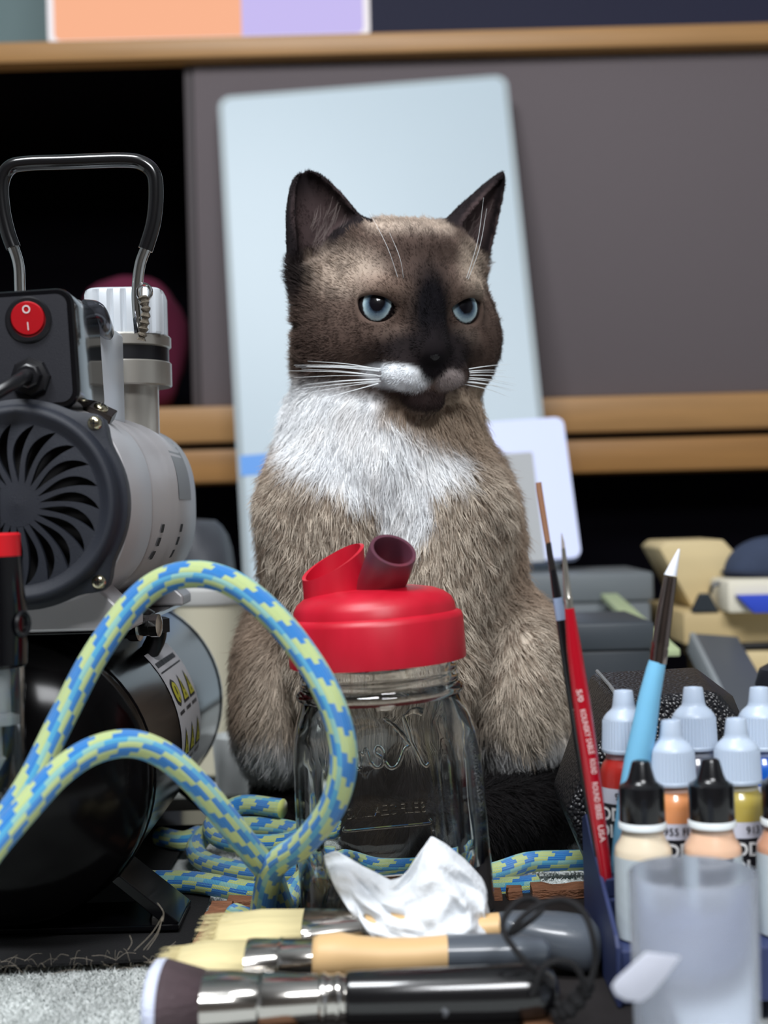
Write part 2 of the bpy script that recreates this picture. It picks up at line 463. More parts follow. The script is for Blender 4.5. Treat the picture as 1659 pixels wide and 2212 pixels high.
def ellip(c, r, k=0.02, R=None, cut=False):
    c = np.array(c); r = np.array(r); m = max(r)
    sl, P = region(c-m, c+m, k+0.012)
    q = P - c
    if R is not None: q = q @ R
    k0 = np.linalg.norm(q/r, axis=-1); k1 = np.linalg.norm(q/(r*r), axis=-1)
    d = np.where(k0 < 1e-4, -min(r), k0*(k0-1.0)/np.maximum(k1, 1e-6))
    (carve if cut else union)(sl, d, k)
def cone(a, b, ra, rb, k=0.02):
    a = np.array(a); b = np.array(b); m = max(ra, rb)
    sl, P = region(np.minimum(a, b)-m, np.maximum(a, b)+m, k+0.012)
    ab = b-a; t = np.clip(((P-a) @ ab)/(ab @ ab), 0, 1)
    d = np.linalg.norm(P - a - t[..., None]*ab, axis=-1) - (ra + (rb-ra)*t)
    union(sl, d, k)
def hel(a, b, c, r, k=0.012, cut=False): ellip(H(a, b, c), np.array(r)*0.001, k, HR, cut)

# trunk
cone(Wn(828, 1040, 0.925), Wn(866, 1410, 0.985), 0.054, 0.096, 0.03)
ellip(Wn(866, 1490, 0.99), (0.098, 0.085, 0.075), 0.03)
ellip(Wn(825, 1060, 0.898), (0.050, 0.056, 0.062), 0.03)
cone(H(-4, -26, -18), Wn(826, 965, 0.895), 0.048, 0.057, 0.02)
ellip(Wn(672, 1190, 0.925), (0.030, 0.05, 0.065), 0.03)
ellip(Wn(1010, 1180, 0.92), (0.034, 0.05, 0.065), 0.03)
cone(Wn(838, 830, 0.892), Wn(822, 975, 0.895), 0.054, 0.057, 0.02)
# haunches and hind feet
ellip(Wn(603, 1485, 0.935), (0.028, 0.062, 0.060), 0.02)
ellip(Wn(1112, 1480, 0.915), (0.034, 0.066, 0.062), 0.02)
ellip(np.array([-0.072, 0.937, 0.016]), (0.020, 0.042, 0.015), 0.012)
ellip(np.array([0.085, 0.90, 0.016]), (0.020, 0.042, 0.015), 0.012)
cone(Wn(615, 1580, 0.95), np.array([-0.072, 0.957, 0.02]), 0.030, 0.018, 0.02)
cone(Wn(1110, 1580, 0.94), np.array([0.085, 0.93, 0.02]), 0.032, 0.018, 0.02)
# forelegs and paws
for px, s in ((742, -1), (925, 1)):
    cone(Wn(828+s*126, 1110, 0.876), Wn(px-s*4, 1440, 0.862), 0.041, 0.029, 0.016)
    cone(Wn(px-s*4, 1440, 0.862), Wn(px-s*8, 1560, 0.866), 0.029, 0.022, 0.014)
    cone(Wn(px-s*8, 1560, 0.868), Wn(px-s*10, 1800, 0.862), 0.021, 0.017, 0.012)
    f = Wn(px-s*10, 1800, 0.85); f[2] = 0.014
    ellip(f, (0.020, 0.027, 0.0145), 0.010)
    for q in (-1.5, -0.5, 0.5, 1.5):
        ellip(f + np.array([q*0.0085, -0.019-0.004*(abs(q) < 1), -0.003]), (0.0055, 0.010, 0.0095), 0.003)
# tail wrapped round the right hind foot and in front of the paws
tp = [Wn(1120, 1690, 1.03), Wn(1172, 1715, 0.95), np.array([0.102, 0.895, 0.023]), np.array([0.082, 0.862, 0.0235]),
      np.array([0.045, 0.836, 0.023]), np.array([0.0, 0.826, 0.021]), np.array([-0.032, 0.830, 0.019])]
tp = [np.array(p) for p in spline(tp, 4)]
for i in range(len(tp)-1):
    r0 = 0.0235 - 0.006*max(0, i/len(tp)-0.5)*2
    cone(tp[i], tp[i+1], r0, r0, 0.004)
# head
hel(0, -8, 4, (53, 52, 45), 0.015)
for s in (-1, 1):
    hel(34*s, 8, -22, (26, 30, 28), 0.016)
    hel(40*s, -10, -28, (24, 24, 28), 0.016)
    hel(22*s, 37, 9, (15, 11, 9), 0.012)
    hel(13*s, 49, -42, (14.0, 10.5, 9.5), 0.007)
    hel(24*s, 34, -23, (14, 12, 12), 0.012)
hel(0, 40, -32, (20, 18, 15), 0.012)
cone(H(0, 38, 10), H(0, 55, -22), 0.0125, 0.0085, 0.012)
hel(0, 60, -28, (7.5, 5.0, 6.0), 0.006)
hel(0, 46, -58, (12.5, 10.5, 8.5), 0.008)
hel(0, 20, 34, (22, 22, 12), 0.015)
for s in (-1, 1): hel(25*s, -6, 33, (20, 20, 13), 0.012)
# ears: thin cupped cones
def ear(base, tip, wdir, w0, d0, pw, cup):
    base = H(*base); tip = H(*tip); ax = tip-base; L = np.linalg.norm(ax); ax /= L
    wd = HR @ np.array(wdir, float); wd -= ax*(wd @ ax); wd /= np.linalg.norm(wd); nn = np.cross(wd, ax)
    if nn @ HB < 0: nn = -nn
    sl, P = region(np.minimum(base, tip)-0.032, np.maximum(base, tip)+0.032, 0.004)
    q = P - base; t = np.clip((q @ ax)/L, -0.3, 0.999); x = q @ wd; y = q @ nn
    prof = np.maximum(1-t, 1e-3)**pw
    w = w0*prof + 0.001; d = d0*prof + 0.0012
    o = (np.sqrt((x/w)**2 + (y/d)**2) - 1)*np.minimum(w, d)
    o = np.maximum(o, (q @ ax) - L)
    wi = np.maximum(w-0.0035, 1e-4); di = np.maximum(d*cup, 1e-4); yi = y - (d - 0.2*di)
    inn = (np.sqrt((x/wi)**2 + (yi/di)**2) - 1)*np.minimum(wi, di)
    inn = np.maximum(inn, 0.10*L - (q @ ax))
    d_ = np.maximum(o, -inn)
    union(sl, d_, 0.007)
    return base, tip, ax, L, wd, nn
EAR_L = ear((-40, -12, 21), (-62, -14, 76.5), (58, -6, 20), 0.0310, 0.018, 0.50, 1.15)
EAR_R = ear((37, -12, 25), (71, -16, 83), (46, -24, -22), 0.0250, 0.018, 0.80, 1.15)
# eyes: almond openings, the eyeballs sit behind
EYES = []
for s, (a, c) in ((-1, (-26.0, -4.0)), (1, (25.0, -4.5))):
    fw = HR @ np.array([math.sin(math.radians(16))*s, math.cos(math.radians(16)), 0.10]); fw /= np.linalg.norm(fw)
    sd = HR @ np.array([math.cos(math.radians(16))*s, -math.sin(math.radians(16))*s*s, 0.0])
    sd = sd - fw*(sd @ fw); sd /= np.linalg.norm(sd)
    tl_ = math.radians(12)
    upv = np.cross(sd, fw); upv = upv if upv[2] > 0 else -upv
    xd = sd*math.cos(tl_) + upv*math.sin(tl_); yd = upv*math.cos(tl_) - sd*math.sin(tl_)
    ec = H(a, 30.5, c)
    EYES.append((ec, fw, xd, yd, s))
    sl, P = region(ec-0.03, ec+0.03, 0.0)
    q = P-ec; x = q @ xd; y = q @ yd; z = q @ fw
    # lids wrap the ball
    ball = np.linalg.norm(q, axis=-1)
    union(sl, ball - 0.0152, 0.006)
    alm = np.maximum(np.hypot(x, y+0.0120)-0.0184, np.hypot(x, y-0.0026)-0.0117)
    alm = np.maximum(alm, -z)
    carve(sl, alm, 0.0018)

def surface_nets(D, gx, gy, gz):
    s = D < 0
    nx, ny, nz = D.shape
    c = np.zeros((nx-1, ny-1, nz-1), np.int8)
    for i in (0, 1):
        for j in (0, 1):
            for k in (0, 1): c += s[i:nx-1+i, j:ny-1+j, k:nz-1+k]
    idx = np.argwhere((c > 0) & (c < 8))
    vid = np.full(c.shape, -1, np.int64); vid[tuple(idx.T)] = np.arange(len(idx))
    corner = [(i, j, k) for i in (0, 1) for j in (0, 1) for k in (0, 1)]
    dv = np.stack([D[idx[:, 0]+i, idx[:, 1]+j, idx[:, 2]+k] for i, j, k in corner], 1)
    acc = np.zeros((len(idx), 3)); cnt = np.zeros(len(idx))
    for m, a in enumerate(corner):
        for n in range(m+1, 8):
            b = corner[n]
            if sum(abs(p-q) for p, q in zip(a, b)) != 1: continue
            x = (dv[:, m] < 0) != (dv[:, n] < 0)
            t = np.where(x, dv[:, m]/np.where(x, dv[:, m]-dv[:, n], 1), 0)
            p = np.array(a)[None] + t[:, None]*(np.array(b)-np.array(a))[None]
            acc += np.where(x[:, None], p, 0); cnt += x
    g = idx + acc/cnt[:, None]
    V = np.stack([np.interp(g[:, d], np.arange(len(ax)), ax) for d, ax in enumerate((gx, gy, gz))], 1)
    Fc = []
    for d in range(3):
        e = [nx, ny, nz]; sl0 = [slice(None)]*3; sl1 = [slice(None)]*3
        sl0[d] = slice(0, -1); sl1[d] = slice(1, None)
        ch = s[tuple(sl0)] != s[tuple(sl1)]
        p = np.argwhere(ch); o = [x for x in range(3) if x != d]
        ok = np.ones(len(p), bool)
        for x in o: ok &= (p[:, x] > 0) & (p[:, x] < e[x]-1)
        p = p[ok]
        def at(du, dv_):
            q = p.copy(); q[:, o[0]] += du; q[:, o[1]] += dv_
            return vid[tuple(q.T)]
        quad = np.stack([at(-1, -1), at(0, -1), at(0, 0), at(-1, 0)], 1)
        flip = s[tuple(p.T)] ^ (d == 1)
        quad[~flip] = quad[~flip][:, ::-1]
        Fc.append(quad)
    return V, np.concatenate(Fc)
CV, CFc = surface_nets(D, gx, gy, gz)
CV[:, 2] = np.maximum(CV[:, 2], 0.0004)
# relax once
def relax(V, Fq, n, lam=0.5):
    e = np.concatenate([Fq[:, [0, 1]], Fq[:, [1, 2]], Fq[:, [2, 3]], Fq[:, [3, 0]]])
    for _ in range(n):
        a = np.zeros_like(V); c = np.zeros(len(V))
        np.add.at(a, e[:, 0], V[e[:, 1]]); np.add.at(c, e[:, 0], 1)
        np.add.at(a, e[:, 1], V[e[:, 0]]); np.add.at(c, e[:, 1], 1)
        V = V + lam*(a/np.maximum(c, 1)[:, None]-V)
    return V
CV = relax(CV, CFc, 2, 0.4)
del D
def vnormals(V, Fq):
    n = np.cross(V[Fq[:, 2]]-V[Fq[:, 0]], V[Fq[:, 3]]-V[Fq[:, 1]])
    vn = np.zeros_like(V)
    for i in range(4): np.add.at(vn, Fq[:, i], n)
    return vn/np.maximum(np.linalg.norm(vn, axis=1), 1e-12)[:, None], np.linalg.norm(n, axis=1)/2
CN, FA = vnormals(CV, CFc)  # black block filling the open gap, its shade put in as colour
if np.mean(np.sum(CN*(CV-CV.mean(0)), 1)) < 0: CFc = CFc[:, ::-1]; CN = -CN

# ---- coat colour of a point, in the cat's own space
def smooth(e0, e1, x):
    t = np.clip((x-e0)/(e1-e0), 0, 1); return t*t*(3-2*t)
def srgb(r, g, b): return np.array([lin(r), lin(g), lin(b)])
def blob(a, c, a0, c0, ra, rc, soft=0.5, rot=0.0):
    ca, sa = math.cos(rot), math.sin(rot)
    x = (a-a0)*ca + (c-c0)*sa; y = -(a-a0)*sa + (c-c0)*ca
    return 1 - smooth(1-soft, 1+soft, np.sqrt((x/ra)**2 + (y/rc)**2))
def mixc(C, col, w): return C*(1-w[:, None]) + col[None]*w[:, None]
def fbm(P, f):
    r = np.zeros(len(P)); rr = np.random.default_rng(3)
    for o in range(4):
        k = rr.normal(0, 1, (6, 3))*f*(1.8**o); ph = rr.uniform(0, 6.28, 6)
        r += (np.sin(P @ k.T + ph).mean(1))/(1.5**o)
    return r
def coat(P, N):
    L = (P-HO) @ HR * 1000.0
    a, b, c = L[:, 0], L[:, 1], L[:, 2]
    n = fbm(P, 90.0)
    z = P[:, 2]; x = P[:, 0]; y = P[:, 1]
    body = srgb(160, 141, 124)
    C = np.repeat(body[None], len(P), 0)
    # darker flanks and back, paler forelegs
    C = mixc(C, srgb(132, 112, 96), smooth(0.92, 1.0, y)*0.7)
    legs = smooth(0.895, 0.862, y)*smooth(0.262, 0.225, z)
    C = mixc(C, srgb(204, 192, 176), legs*0.85)
    st = 0.5+0.5*np.sin((z*1.0 - np.abs(x-0.008)*0.85 + n*0.004)*2*PI/0.0145)
    C = mixc(C, srgb(112, 94, 80), legs*smooth(0.5, 0.9, st)*0.8*smooth(0.06, 0.12, z))
    # white bib
    bx = (x-0.012); bz = z
    bib = (1-smooth(0.8, 1.2, np.sqrt(((x-0.002)/0.047)**2 + ((z-0.246)/0.026)**2) + n*0.14))
    bib = np.maximum(bib, (1-smooth(0.8, 1.2, np.sqrt(((x-0.012)/0.017)**2 + ((z-0.216)/0.026)**2) + n*0.14)))
    bib = np.maximum(bib, (1-smooth(0.8, 1.2, np.sqrt(((x+0.034)/0.035)**2 + ((z-0.285)/0.050)**2) + n*0.1)))
    bib *= smooth(0.93, 0.895, y)
    C = mixc(C, srgb(240, 242, 244), bib)
    # throat side: chin shadow painted into the coat as beige
    th = blob(x*1000, z*1000, 42, 281, 32, 27, 0.35)*smooth(0.95, 0.90, y)
    C = mixc(C, srgb(176, 157, 138), th*0.95)
    # belly and haunch hems paler, feet and tail dark
    C = mixc(C, srgb(206, 206, 206), smooth(0.084, 0.062, z)*smooth(0.03, 0.036, z)*(np.abs(x) > 0.05)*(y > 0.86))
    low = smooth(0.040, 0.032, z)
    C = mixc(C, srgb(26, 22, 23), np.maximum(low, smooth(0.11, 0.06, z)*(np.abs(x-0.005) < 0.045)*smooth(0.90, 0.87, y)))
    td = np.full(len(P), 1.0)
    for q in tp: td = np.minimum(td, np.linalg.norm(P-q, axis=1))
    C = mixc(C, srgb(16, 14, 15), smooth(0.033, 0.028, td))
    # ---------------- head
    hw = smooth(-56, -44, c + 0.25*np.maximum(0, b-20))*(1-0*c)
    face = srgb(92, 77, 69)
    Hc = np.repeat(face[None], len(P), 0)
    Hc = mixc(Hc, srgb(74, 59, 53), smooth(5, -25, c)*0.7)
    back = smooth(2, -22, b)
    Hc = mixc(Hc, srgb(150, 134, 120), back*0.9)
    Hc = mixc(Hc, srgb(172, 156, 142), smooth(36, 46, c)*(1-smooth(24, 32, np.abs(a))))
    Hc = mixc(Hc, srgb(168, 152, 138), blob(a, c, -43, 17, 17, 12, 0.6, 0.35)*0.95)
    Hc = mixc(Hc, srgb(150, 136, 122), blob(a, c, 37, 20, 13, 15, 0.6, -0.4)*0.95)
    Hc = mixc(Hc, srgb(26, 21, 23), blob(a, c, -68, 14, 9, 17, 0.4)*0.9)
    Hc = mixc(Hc, srgb(128, 108, 96), blob(a, c, -27, 9, 13, 7, 0.6)*0.7)
    Hc = mixc(Hc, srgb(62, 50, 46), blob(a, c, -2, 26, 20, 17, 0.6)*0.75)
    Hc = mixc(Hc, srgb(120, 102, 92), blob(a, c, -21, -18, 10, 5, 0.6, 0.2)*0.7*smooth(20, 30, b))
    Hc = mixc(Hc, srgb(118, 104, 94), blob(a, c, 25, -20, 10, 6, 0.6, -0.2)*0.7*smooth(20, 30, b))
    Hc = mixc(Hc, srgb(13, 11, 15), blob(a, c, 1, -6, 13, 28, 0.45)*smooth(22, 34, b))
    Hc = mixc(Hc, srgb(24, 20, 22), blob(a, c, -7, -28, 27, 13, 0.5)*smooth(16, 30, b)*0.95)
    Hc = mixc(Hc, srgb(26, 22, 24), blob(a, c, 13, -28, 20, 15, 0.5)*smooth(16, 30, b)*0.95)
    Hc = mixc(Hc, srgb(140, 124, 110), smooth(-46, -57, c)*smooth(46, 34, b)*0.9)
    Hc = mixc(Hc, srgb(66, 50, 46), blob(a, c, -22, -55, 17, 8, 0.5)*0.8)
    # chin, muzzle pads
    Hc = mixc(Hc, srgb(46, 36, 35), blob(a, c, 0, -59, 15, 9, 0.3)*smooth(30, 38, b))
    Hc = mixc(Hc, srgb(228, 232, 236), blob(a, c, -18, -44, 17, 8.0, 0.22, -0.12)*smooth(28, 36, b))
    Hc = mixc(Hc, srgb(140, 130, 128), blob(a, c, 12.5, -45, 9, 6.5, 0.3)*smooth(38, 46, b))  # right pad greyed: shade on the face painted into the coat
    Hc = mixc(Hc, srgb(20, 17, 20), blob(a, c, 0, -36, 8, 9, 0.3)*smooth(50, 56, b))
    Hc = Hc*(1+0.18*fbm(P, 260.0))[:, None]
    C = C*(1+0.14*n)[:, None]
    C = mixc_a(C, Hc, smooth(-62, -50, c + 0.4*np.maximum(0, b-24) - 0.10*np.abs(a)))
    # ears
    for (bs, tp_, ax, Le, wd, nn) in (EAR_L, EAR_R):
        q = P-bs; t = (q @ ax)/Le
        inside = (np.abs(q @ wd) < 0.033)*(np.abs(q @ nn) < 0.022)
        e = smooth(0.10, 0.28, t)*inside
        C = mixc(C, srgb(30, 25, 27), e)
        C = mixc(C, srgb(84, 70, 70), e*smooth(0.35, 0.75, N @ nn)*smooth(0.95, 0.55, t)*smooth(0.024, 0.012, np.abs(q @ wd))*0.8)
    return np.clip(C, 0.002, 0.95)
def mixc_a(C, E, w): return C*(1-w[:, None]) + E*w[:, None]

cat = empty('cat', (0.01, 0.95, 0.0), 'seated pointed cat with dark face and white bib watching to the right', 'cat')
me = bpy.data.meshes.new('body')
me.vertices.add(len(CV)); me.vertices.foreach_set('co', CV.astype(np.float32).ravel())
me.loops.add(len(CFc)*4); me.loops.foreach_set('vertex_index', CFc.astype(np.int32).ravel())
me.polygons.add(len(CFc)); me.polygons.foreach_set('loop_start', (np.arange(len(CFc))*4).astype(np.int32))
me.update(calc_edges=True); me.validate()
me.polygons.foreach_set('use_smooth', [True]*len(me.polygons))
CC = coat(CV, CN)
at = me.attributes.new('coat', 'FLOAT_COLOR', 'POINT')
at.data.foreach_set('color', np.concatenate([CC, np.ones((len(CC), 1))], 1).astype(np.float32).ravel())
def attr_mat(name, rough, spec, gain=1.0):
    m, nt, b = new_mat(name)
    a = nd(nt, 'ShaderNodeAttribute', attribute_name='coat')
    nt.links.new(a.outputs['Color'], b.inputs['Base Color'])
    b.inputs['Roughness'].default_value = rough; b.inputs['Specular IOR Level'].default_value = spec
    return m
me.materials.append(attr_mat('cat_undercoat', 0.9, 0.1))
body = bpy.data.objects.new('body', me); COL.objects.link(body)
body.parent = cat; body.matrix_parent_inverse = cat.matrix_basis.inverted()

# ---- fur: one strand per sampled point, combed along the coat
def sample(n, wts):
    fi = RNG.choice(len(CFc), n, p=wts/wts.sum())
    u, v = RNG.random(n), RNG.random(n)
    q = CFc[fi]
    w = np.stack([(1-u)*(1-v), u*(1-v), u*v, (1-u)*v], 1)
    P = np.einsum('nk,nkd->nd', w, CV[q]); N = np.einsum('nk,nkd->nd', w, CN[q])
    return P, N/np.linalg.norm(N, axis=1)[:, None]
FC = CV[CFc].mean(1); FN = CN[CFc].mean(1)
Lh = (FC-HO) @ HR*1000
ishead = smooth(-66, -50, Lh[:, 2] + 0.3*np.maximum(0, Lh[:, 1]-24))
front = (FN[:, 1] < 0.45)
wts = FA*front*(1 + 2.6*ishead)
# keep the eyeballs, the nose leather and the ground side bare
for ec, fw, xd, yd, s in EYES: wts = wts*(np.linalg.norm(FC-(ec+fw*0.008), axis=1) > 0.0122)
wts = wts*(np.linalg.norm((FC-H(0, 63, -29))/np.array([1, 1, 1.0]), axis=1) > 0.0075)
NH = 190000
P, N = sample(NH, wts)
L = (P-HO) @ HR*1000; a, b, c = L.T
hd = smooth(-64, -50, c + 0.3*np.maximum(0, b-24))
down = np.array([0, 0, -1.0])
side = np.sign(P[:, 0]-0.012)[:, None]*np.array([[1.0, 0, 0]])
bodydir = down + side*0.35*smooth(0.22, 0.1, P[:, 2])[:, None] + np.array([0, 0.25, 0])
# face: away from the nose tip
nose = H(0, 70, -26)
facedir = (P-nose); facedir /= np.linalg.norm(facedir, axis=1)[:, None]
dirn = bodydir*(1-hd[:, None]) + facedir*hd[:, None]
ear_t = np.zeros(NH)
for (bs, tp_, ax, Le, wd, nn) in (EAR_L, EAR_R):
    q = P-bs; t = (q @ ax)/Le
    e = smooth(0.12, 0.3, t)*(np.abs(q @ wd) < 0.033)*(np.abs(q @ nn) < 0.022)
    dirn = dirn*(1-e[:, None]) + (ax[None] + 0.6*wd[None]*np.sign(q @ wd)[:, None])*e[:, None]; ear_t = np.maximum(ear_t, e)
dirn = dirn - N*np.sum(dirn*N, 1)[:, None]
dirn /= np.maximum(np.linalg.norm(dirn, axis=1), 1e-6)[:, None]
clump = np.stack([fbm(P, 300.0), fbm(P+3.1, 300.0), fbm(P+7.7, 300.0)], 1)
length = 0.0135*(1-hd) + 0.0062*hd
length = np.where((hd > 0.5), 0.0028 + 0.0050*smooth(38, -8, b), length)
length = length*(1-0.72*ear_t)*RNG.uniform(0.65, 1.2, NH)
length = length*np.where(P[:, 2] < 0.045, 0.6, 1.0)
lift = 0.42*(1-hd) + 0.30*hd
d0 = dirn + N*lift[:, None]*1.5 + clump*0.30 + RNG.normal(0, 0.16, (NH, 3))
d1 = dirn + N*lift[:, None]*0.25 + clump*0.55 + RNG.normal(0, 0.18, (NH, 3))
d0 /= np.linalg.norm(d0, axis=1)[:, None]; d1 /= np.linalg.norm(d1, axis=1)[:, None]
lw = length[:, None]
p0 = P - N*0.0006; p1 = p0 + d0*lw*0.45; p2 = p1 + (d0+d1)*0.5*lw*0.3; p3 = p2 + d1*lw*0.3
K = np.stack([p0, p1, p2, p3], 1).astype(np.float32)
K[..., 2] = np.maximum(K[..., 2], 0.0006)
hc = coat(P, N); hc = hc*(1 + (RNG.uniform(0.72, 1.3, (NH, 1))-1)*np.where(hc.mean(1) > 0.5, 0.35, 1.0)[:, None])
cu = bpy.data.hair_curves.new('fur')
cu.add_curves([4]*NH)
cu.attributes['position'].data.foreach_set('vector', K.ravel())
ra = cu.attributes.get('radius') or cu.attributes.new('radius', 'FLOAT', 'POINT')
rad = np.repeat((0.00016*(1-hd) + 0.00011*hd)[:, None], 4, 1)*np.array([1.0, 0.9, 0.65, 0.15])[None]
ra.data.foreach_set('value', rad.astype(np.float32).ravel())
ca = cu.attributes.new('coat', 'FLOAT_COLOR', 'CURVE')
ca.data.foreach_set('color', np.concatenate([np.clip(hc, 0.002, 0.95), np.ones((NH, 1))], 1).astype(np.float32).ravel())
cu.materials.append(attr_mat('cat_fur', 0.6, 0.12))
fur = bpy.data.objects.new('fur', cu); COL.objects.link(fur)
fur.parent = cat; fur.matrix_parent_inverse = cat.matrix_basis.inverted()
fur['kind'] = 'stuff'

# ---- eyes
def eye_mat():
    m, nt, b = new_mat('cat_eye')
    tc = nd(nt, 'ShaderNodeTexCoord'); sp = nd(nt, 'ShaderNodeSeparateXYZ'); nt.links.new(tc.outputs['Object'], sp.inputs[0])
    x2 = nd(nt, 'ShaderNodeMath', operation='MULTIPLY'); y2 = nd(nt, 'ShaderNodeMath', operation='MULTIPLY'); x2.inputs[1].default_value = 1.22
    y2.inputs[1].default_value = 1.0
    nt.links.new(sp.outputs[0], x2.inputs[0]); nt.links.new(sp.outputs[1], y2.inputs[0])
    cb = nd(nt, 'ShaderNodeCombineXYZ'); nt.links.new(x2.outputs[0], cb.inputs[0]); nt.links.new(y2.outputs[0], cb.inputs[1])
    ln = nd(nt, 'ShaderNodeVectorMath', operation='LENGTH'); nt.links.new(cb.outputs[0], ln.inputs[0])
    dv = nd(nt, 'ShaderNodeMath', operation='DIVIDE'); dv.inputs[1].default_value = 0.0115; nt.links.new(ln.outputs['Value'], dv.inputs[0])
    no = nd(nt, 'ShaderNodeTexNoise'); no.inputs['Scale'].default_value = 900; nt.links.new(tc.outputs['Object'], no.inputs['Vector'])
    ad = nd(nt, 'ShaderNodeMath', operation='MULTIPLY_ADD'); ad.inputs[1].default_value = 0.10
    nt.links.new(no.outputs['Fac'], ad.inputs[0]); nt.links.new(dv.outputs[0], ad.inputs[2])
    rp = nd(nt, 'ShaderNodeValToRGB'); nt.links.new(ad.outputs[0], rp.inputs[0])
    e = rp.color_ramp.elements
    e[0].position = 0.0; e[0].color = S(6, 5, 10)
    e[1].position = 1.0; e[1].color = S(20, 16, 18)
    for p, col in ((0.50, S(8, 7, 14)), (0.57, S(46, 60, 76)), (0.72, S(98, 120, 134)), (0.90, S(166, 188, 194)), (0.965, S(40, 36, 40))):
        k = rp.color_ramp.elements.new(p); k.color = col
    nt.links.new(rp.outputs[0], b.inputs['Base Color'])
    b.inputs['Roughness'].default_value = 0.35; b.inputs['Coat Weight'].default_value = 0.5; b.inputs['Coat Roughness'].default_value = 0.02; b.inputs['Specular IOR Level'].default_value = 0.1
    return m
M_EYE = eye_mat()
for ec, fw, xd, yd, s in EYES:
    # gaze: to the viewer's right of where the face points
    gz_ = fw*0.62 + np.array([0.02, -0.42, 0.0]) + HU*0.17; gz_ /= np.linalg.norm(gz_)
    mb = MB(); prof = [(0.0137*math.sin(t), 0.0137*math.cos(t)) for t in [PI*i/24 for i in range(25)]]
    prof = [(max(r, 1e-5), z) for r, z in prof][::-1]
    mb.lathe(prof, 40)
    o = mb.build('eye', M_EYE, None, angle=180)
    o.matrix_world = frame_at(Vector(ec), Vector(xd), Vector(gz_))
    bpy.context.view_layer.update()
    mw = o.matrix_world.copy(); o.parent = cat; o.matrix_parent_inverse = cat.matrix_basis.inverted(); o.matrix_basis = mw

# ---- nose leather
m_nose = mat('nose_leather', S(16, 15, 18), 0.38, bump=0.4, bscale=1800)
mb = MB(); R = []
for i in range(13):
    t = i/12; ph = PI*t
    ring = []
    for j in range(24):
        q = 2*PI*j/24
        x = math.cos(q)*math.sin(ph); z = math.sin(q)*math.sin(ph); y = -math.cos(ph)
        wz = 7.2*(1.0 + 0.30*z)            # wider at the top
        ring.append(tuple(H(x*wz, 62.0 + y*3.6, -28.5 + z*5.6)))
    R.append(ring)
mb.rings(R, True, True); mb.build('nose', m_nose, cat, angle=180)

# ---- whiskers: tapering tubes, joined as nobody could lift one
m_wh = mat('whisker_white', S(236, 240, 242), 0.4)
mb = MB()
spec = []
for i in range(13):
    t = i/12
    spec.append((-26 - 3*random.random(), 45, -38.5 - 9*t + random.uniform(-1, 1), (-66 - 14*random.random(), 26, -36 - 27*t*t + random.uniform(-3, 3))))
for i in range(9):
    t = i/8
    spec.append((19, 49, -40 - 7*t, (55 + 10*random.random(), 36, -38 - 20*t + random.uniform(-3, 3))))
for a0, b0, c0, (da, bb, cc) in spec:
    A = H(a0, b0, c0); Bp = H(da, bb, cc); m = (A+Bp)/2 + HU*0.0012 + HB*0.006
    mb.tube(spline([A, m, Bp], 7), lambda t: 0.00032*(1-0.85*t), 5)
for A, Bp in ((H(-17, 46, 11), H(-35, 40, 52)), (H(24, 44, 10), H(33, 48, 62)), (H(24.5, 44, 9), H(36, 46, 56)), (H(-14, 46, 10), H(-24, 46, 40))):
    m = (A+Bp)/2 + HB*0.006
    mb.tube(spline([A, m, Bp], 7), lambda t: 0.00020*(1-0.8*t), 5)
o = mb.build('whiskers', m_wh, cat); o['kind'] = 'stuff'

# ---- pale tufts inside the ears
mb = MB()
for (bs, tp_, ax, Le, wd, nn), n, w in ((EAR_L, 70, 0.016), (EAR_R, 26, 0.010)):
    for i in range(n):
        x = random.uniform(-w, w); t = random.uniform(0.12, 0.52)
        A = bs + ax*Le*t + wd*x*(1-t) + nn*0.002
        d = ax*random.uniform(0.4, 1.0) + wd*random.uniform(0.1, 0.9)*(1 if n > 50 else -1) + nn*random.uniform(0.2, 0.5)
        d /= np.linalg.norm(d); L = random.uniform(0.006, 0.014)
        B = A + d*L; m = (A+B)/2 + nn*0.0012
        mb.tube([A, m, B], lambda t: 0.00011*(1-0.8*t), 4, cap=False)
o = mb.build('ear_tufts', mat('ear_tuft_hair', S(150, 138, 134), 0.6, spec=0.2), cat); o['kind'] = 'stuff'
# ------------------------------------------------------------------ the airbrush compressor
comp = empty('air_compressor', (-0.19, 0.84, 0.0), 'silver and black airbrush compressor with round tank left of the cat', 'compressor')
m_silver = mat('silver_paint', S(186, 184, 186), 0.42, 0.35, bump=0.05, bscale=900)
m_alloy = mat('cast_alloy', S(178, 174, 166), 0.32, 0.75)
m_headw = mat('pale_cast_head', S(216, 222, 228), 0.38, 0.3)
m_navy = mat('navy_black_plastic', S(26, 30, 40), 0.55, bump=0.25, bscale=2500)
m_dark = mat('dark_inside', S(6, 6, 9), 0.7)
m_screw = mat('zinc_screw', S(196, 188, 160), 0.2, 1.0)
m_print = mat('white_print', S(236, 236, 236), 0.5)
FCN = W(38, 1090, 0.655)                       # middle of the fan cover
R_C = 232*0.655/F
M_TANK = mat('tank_gloss_black', S(9, 8, 9), 0.16, spec=0.35, ior=1.28)
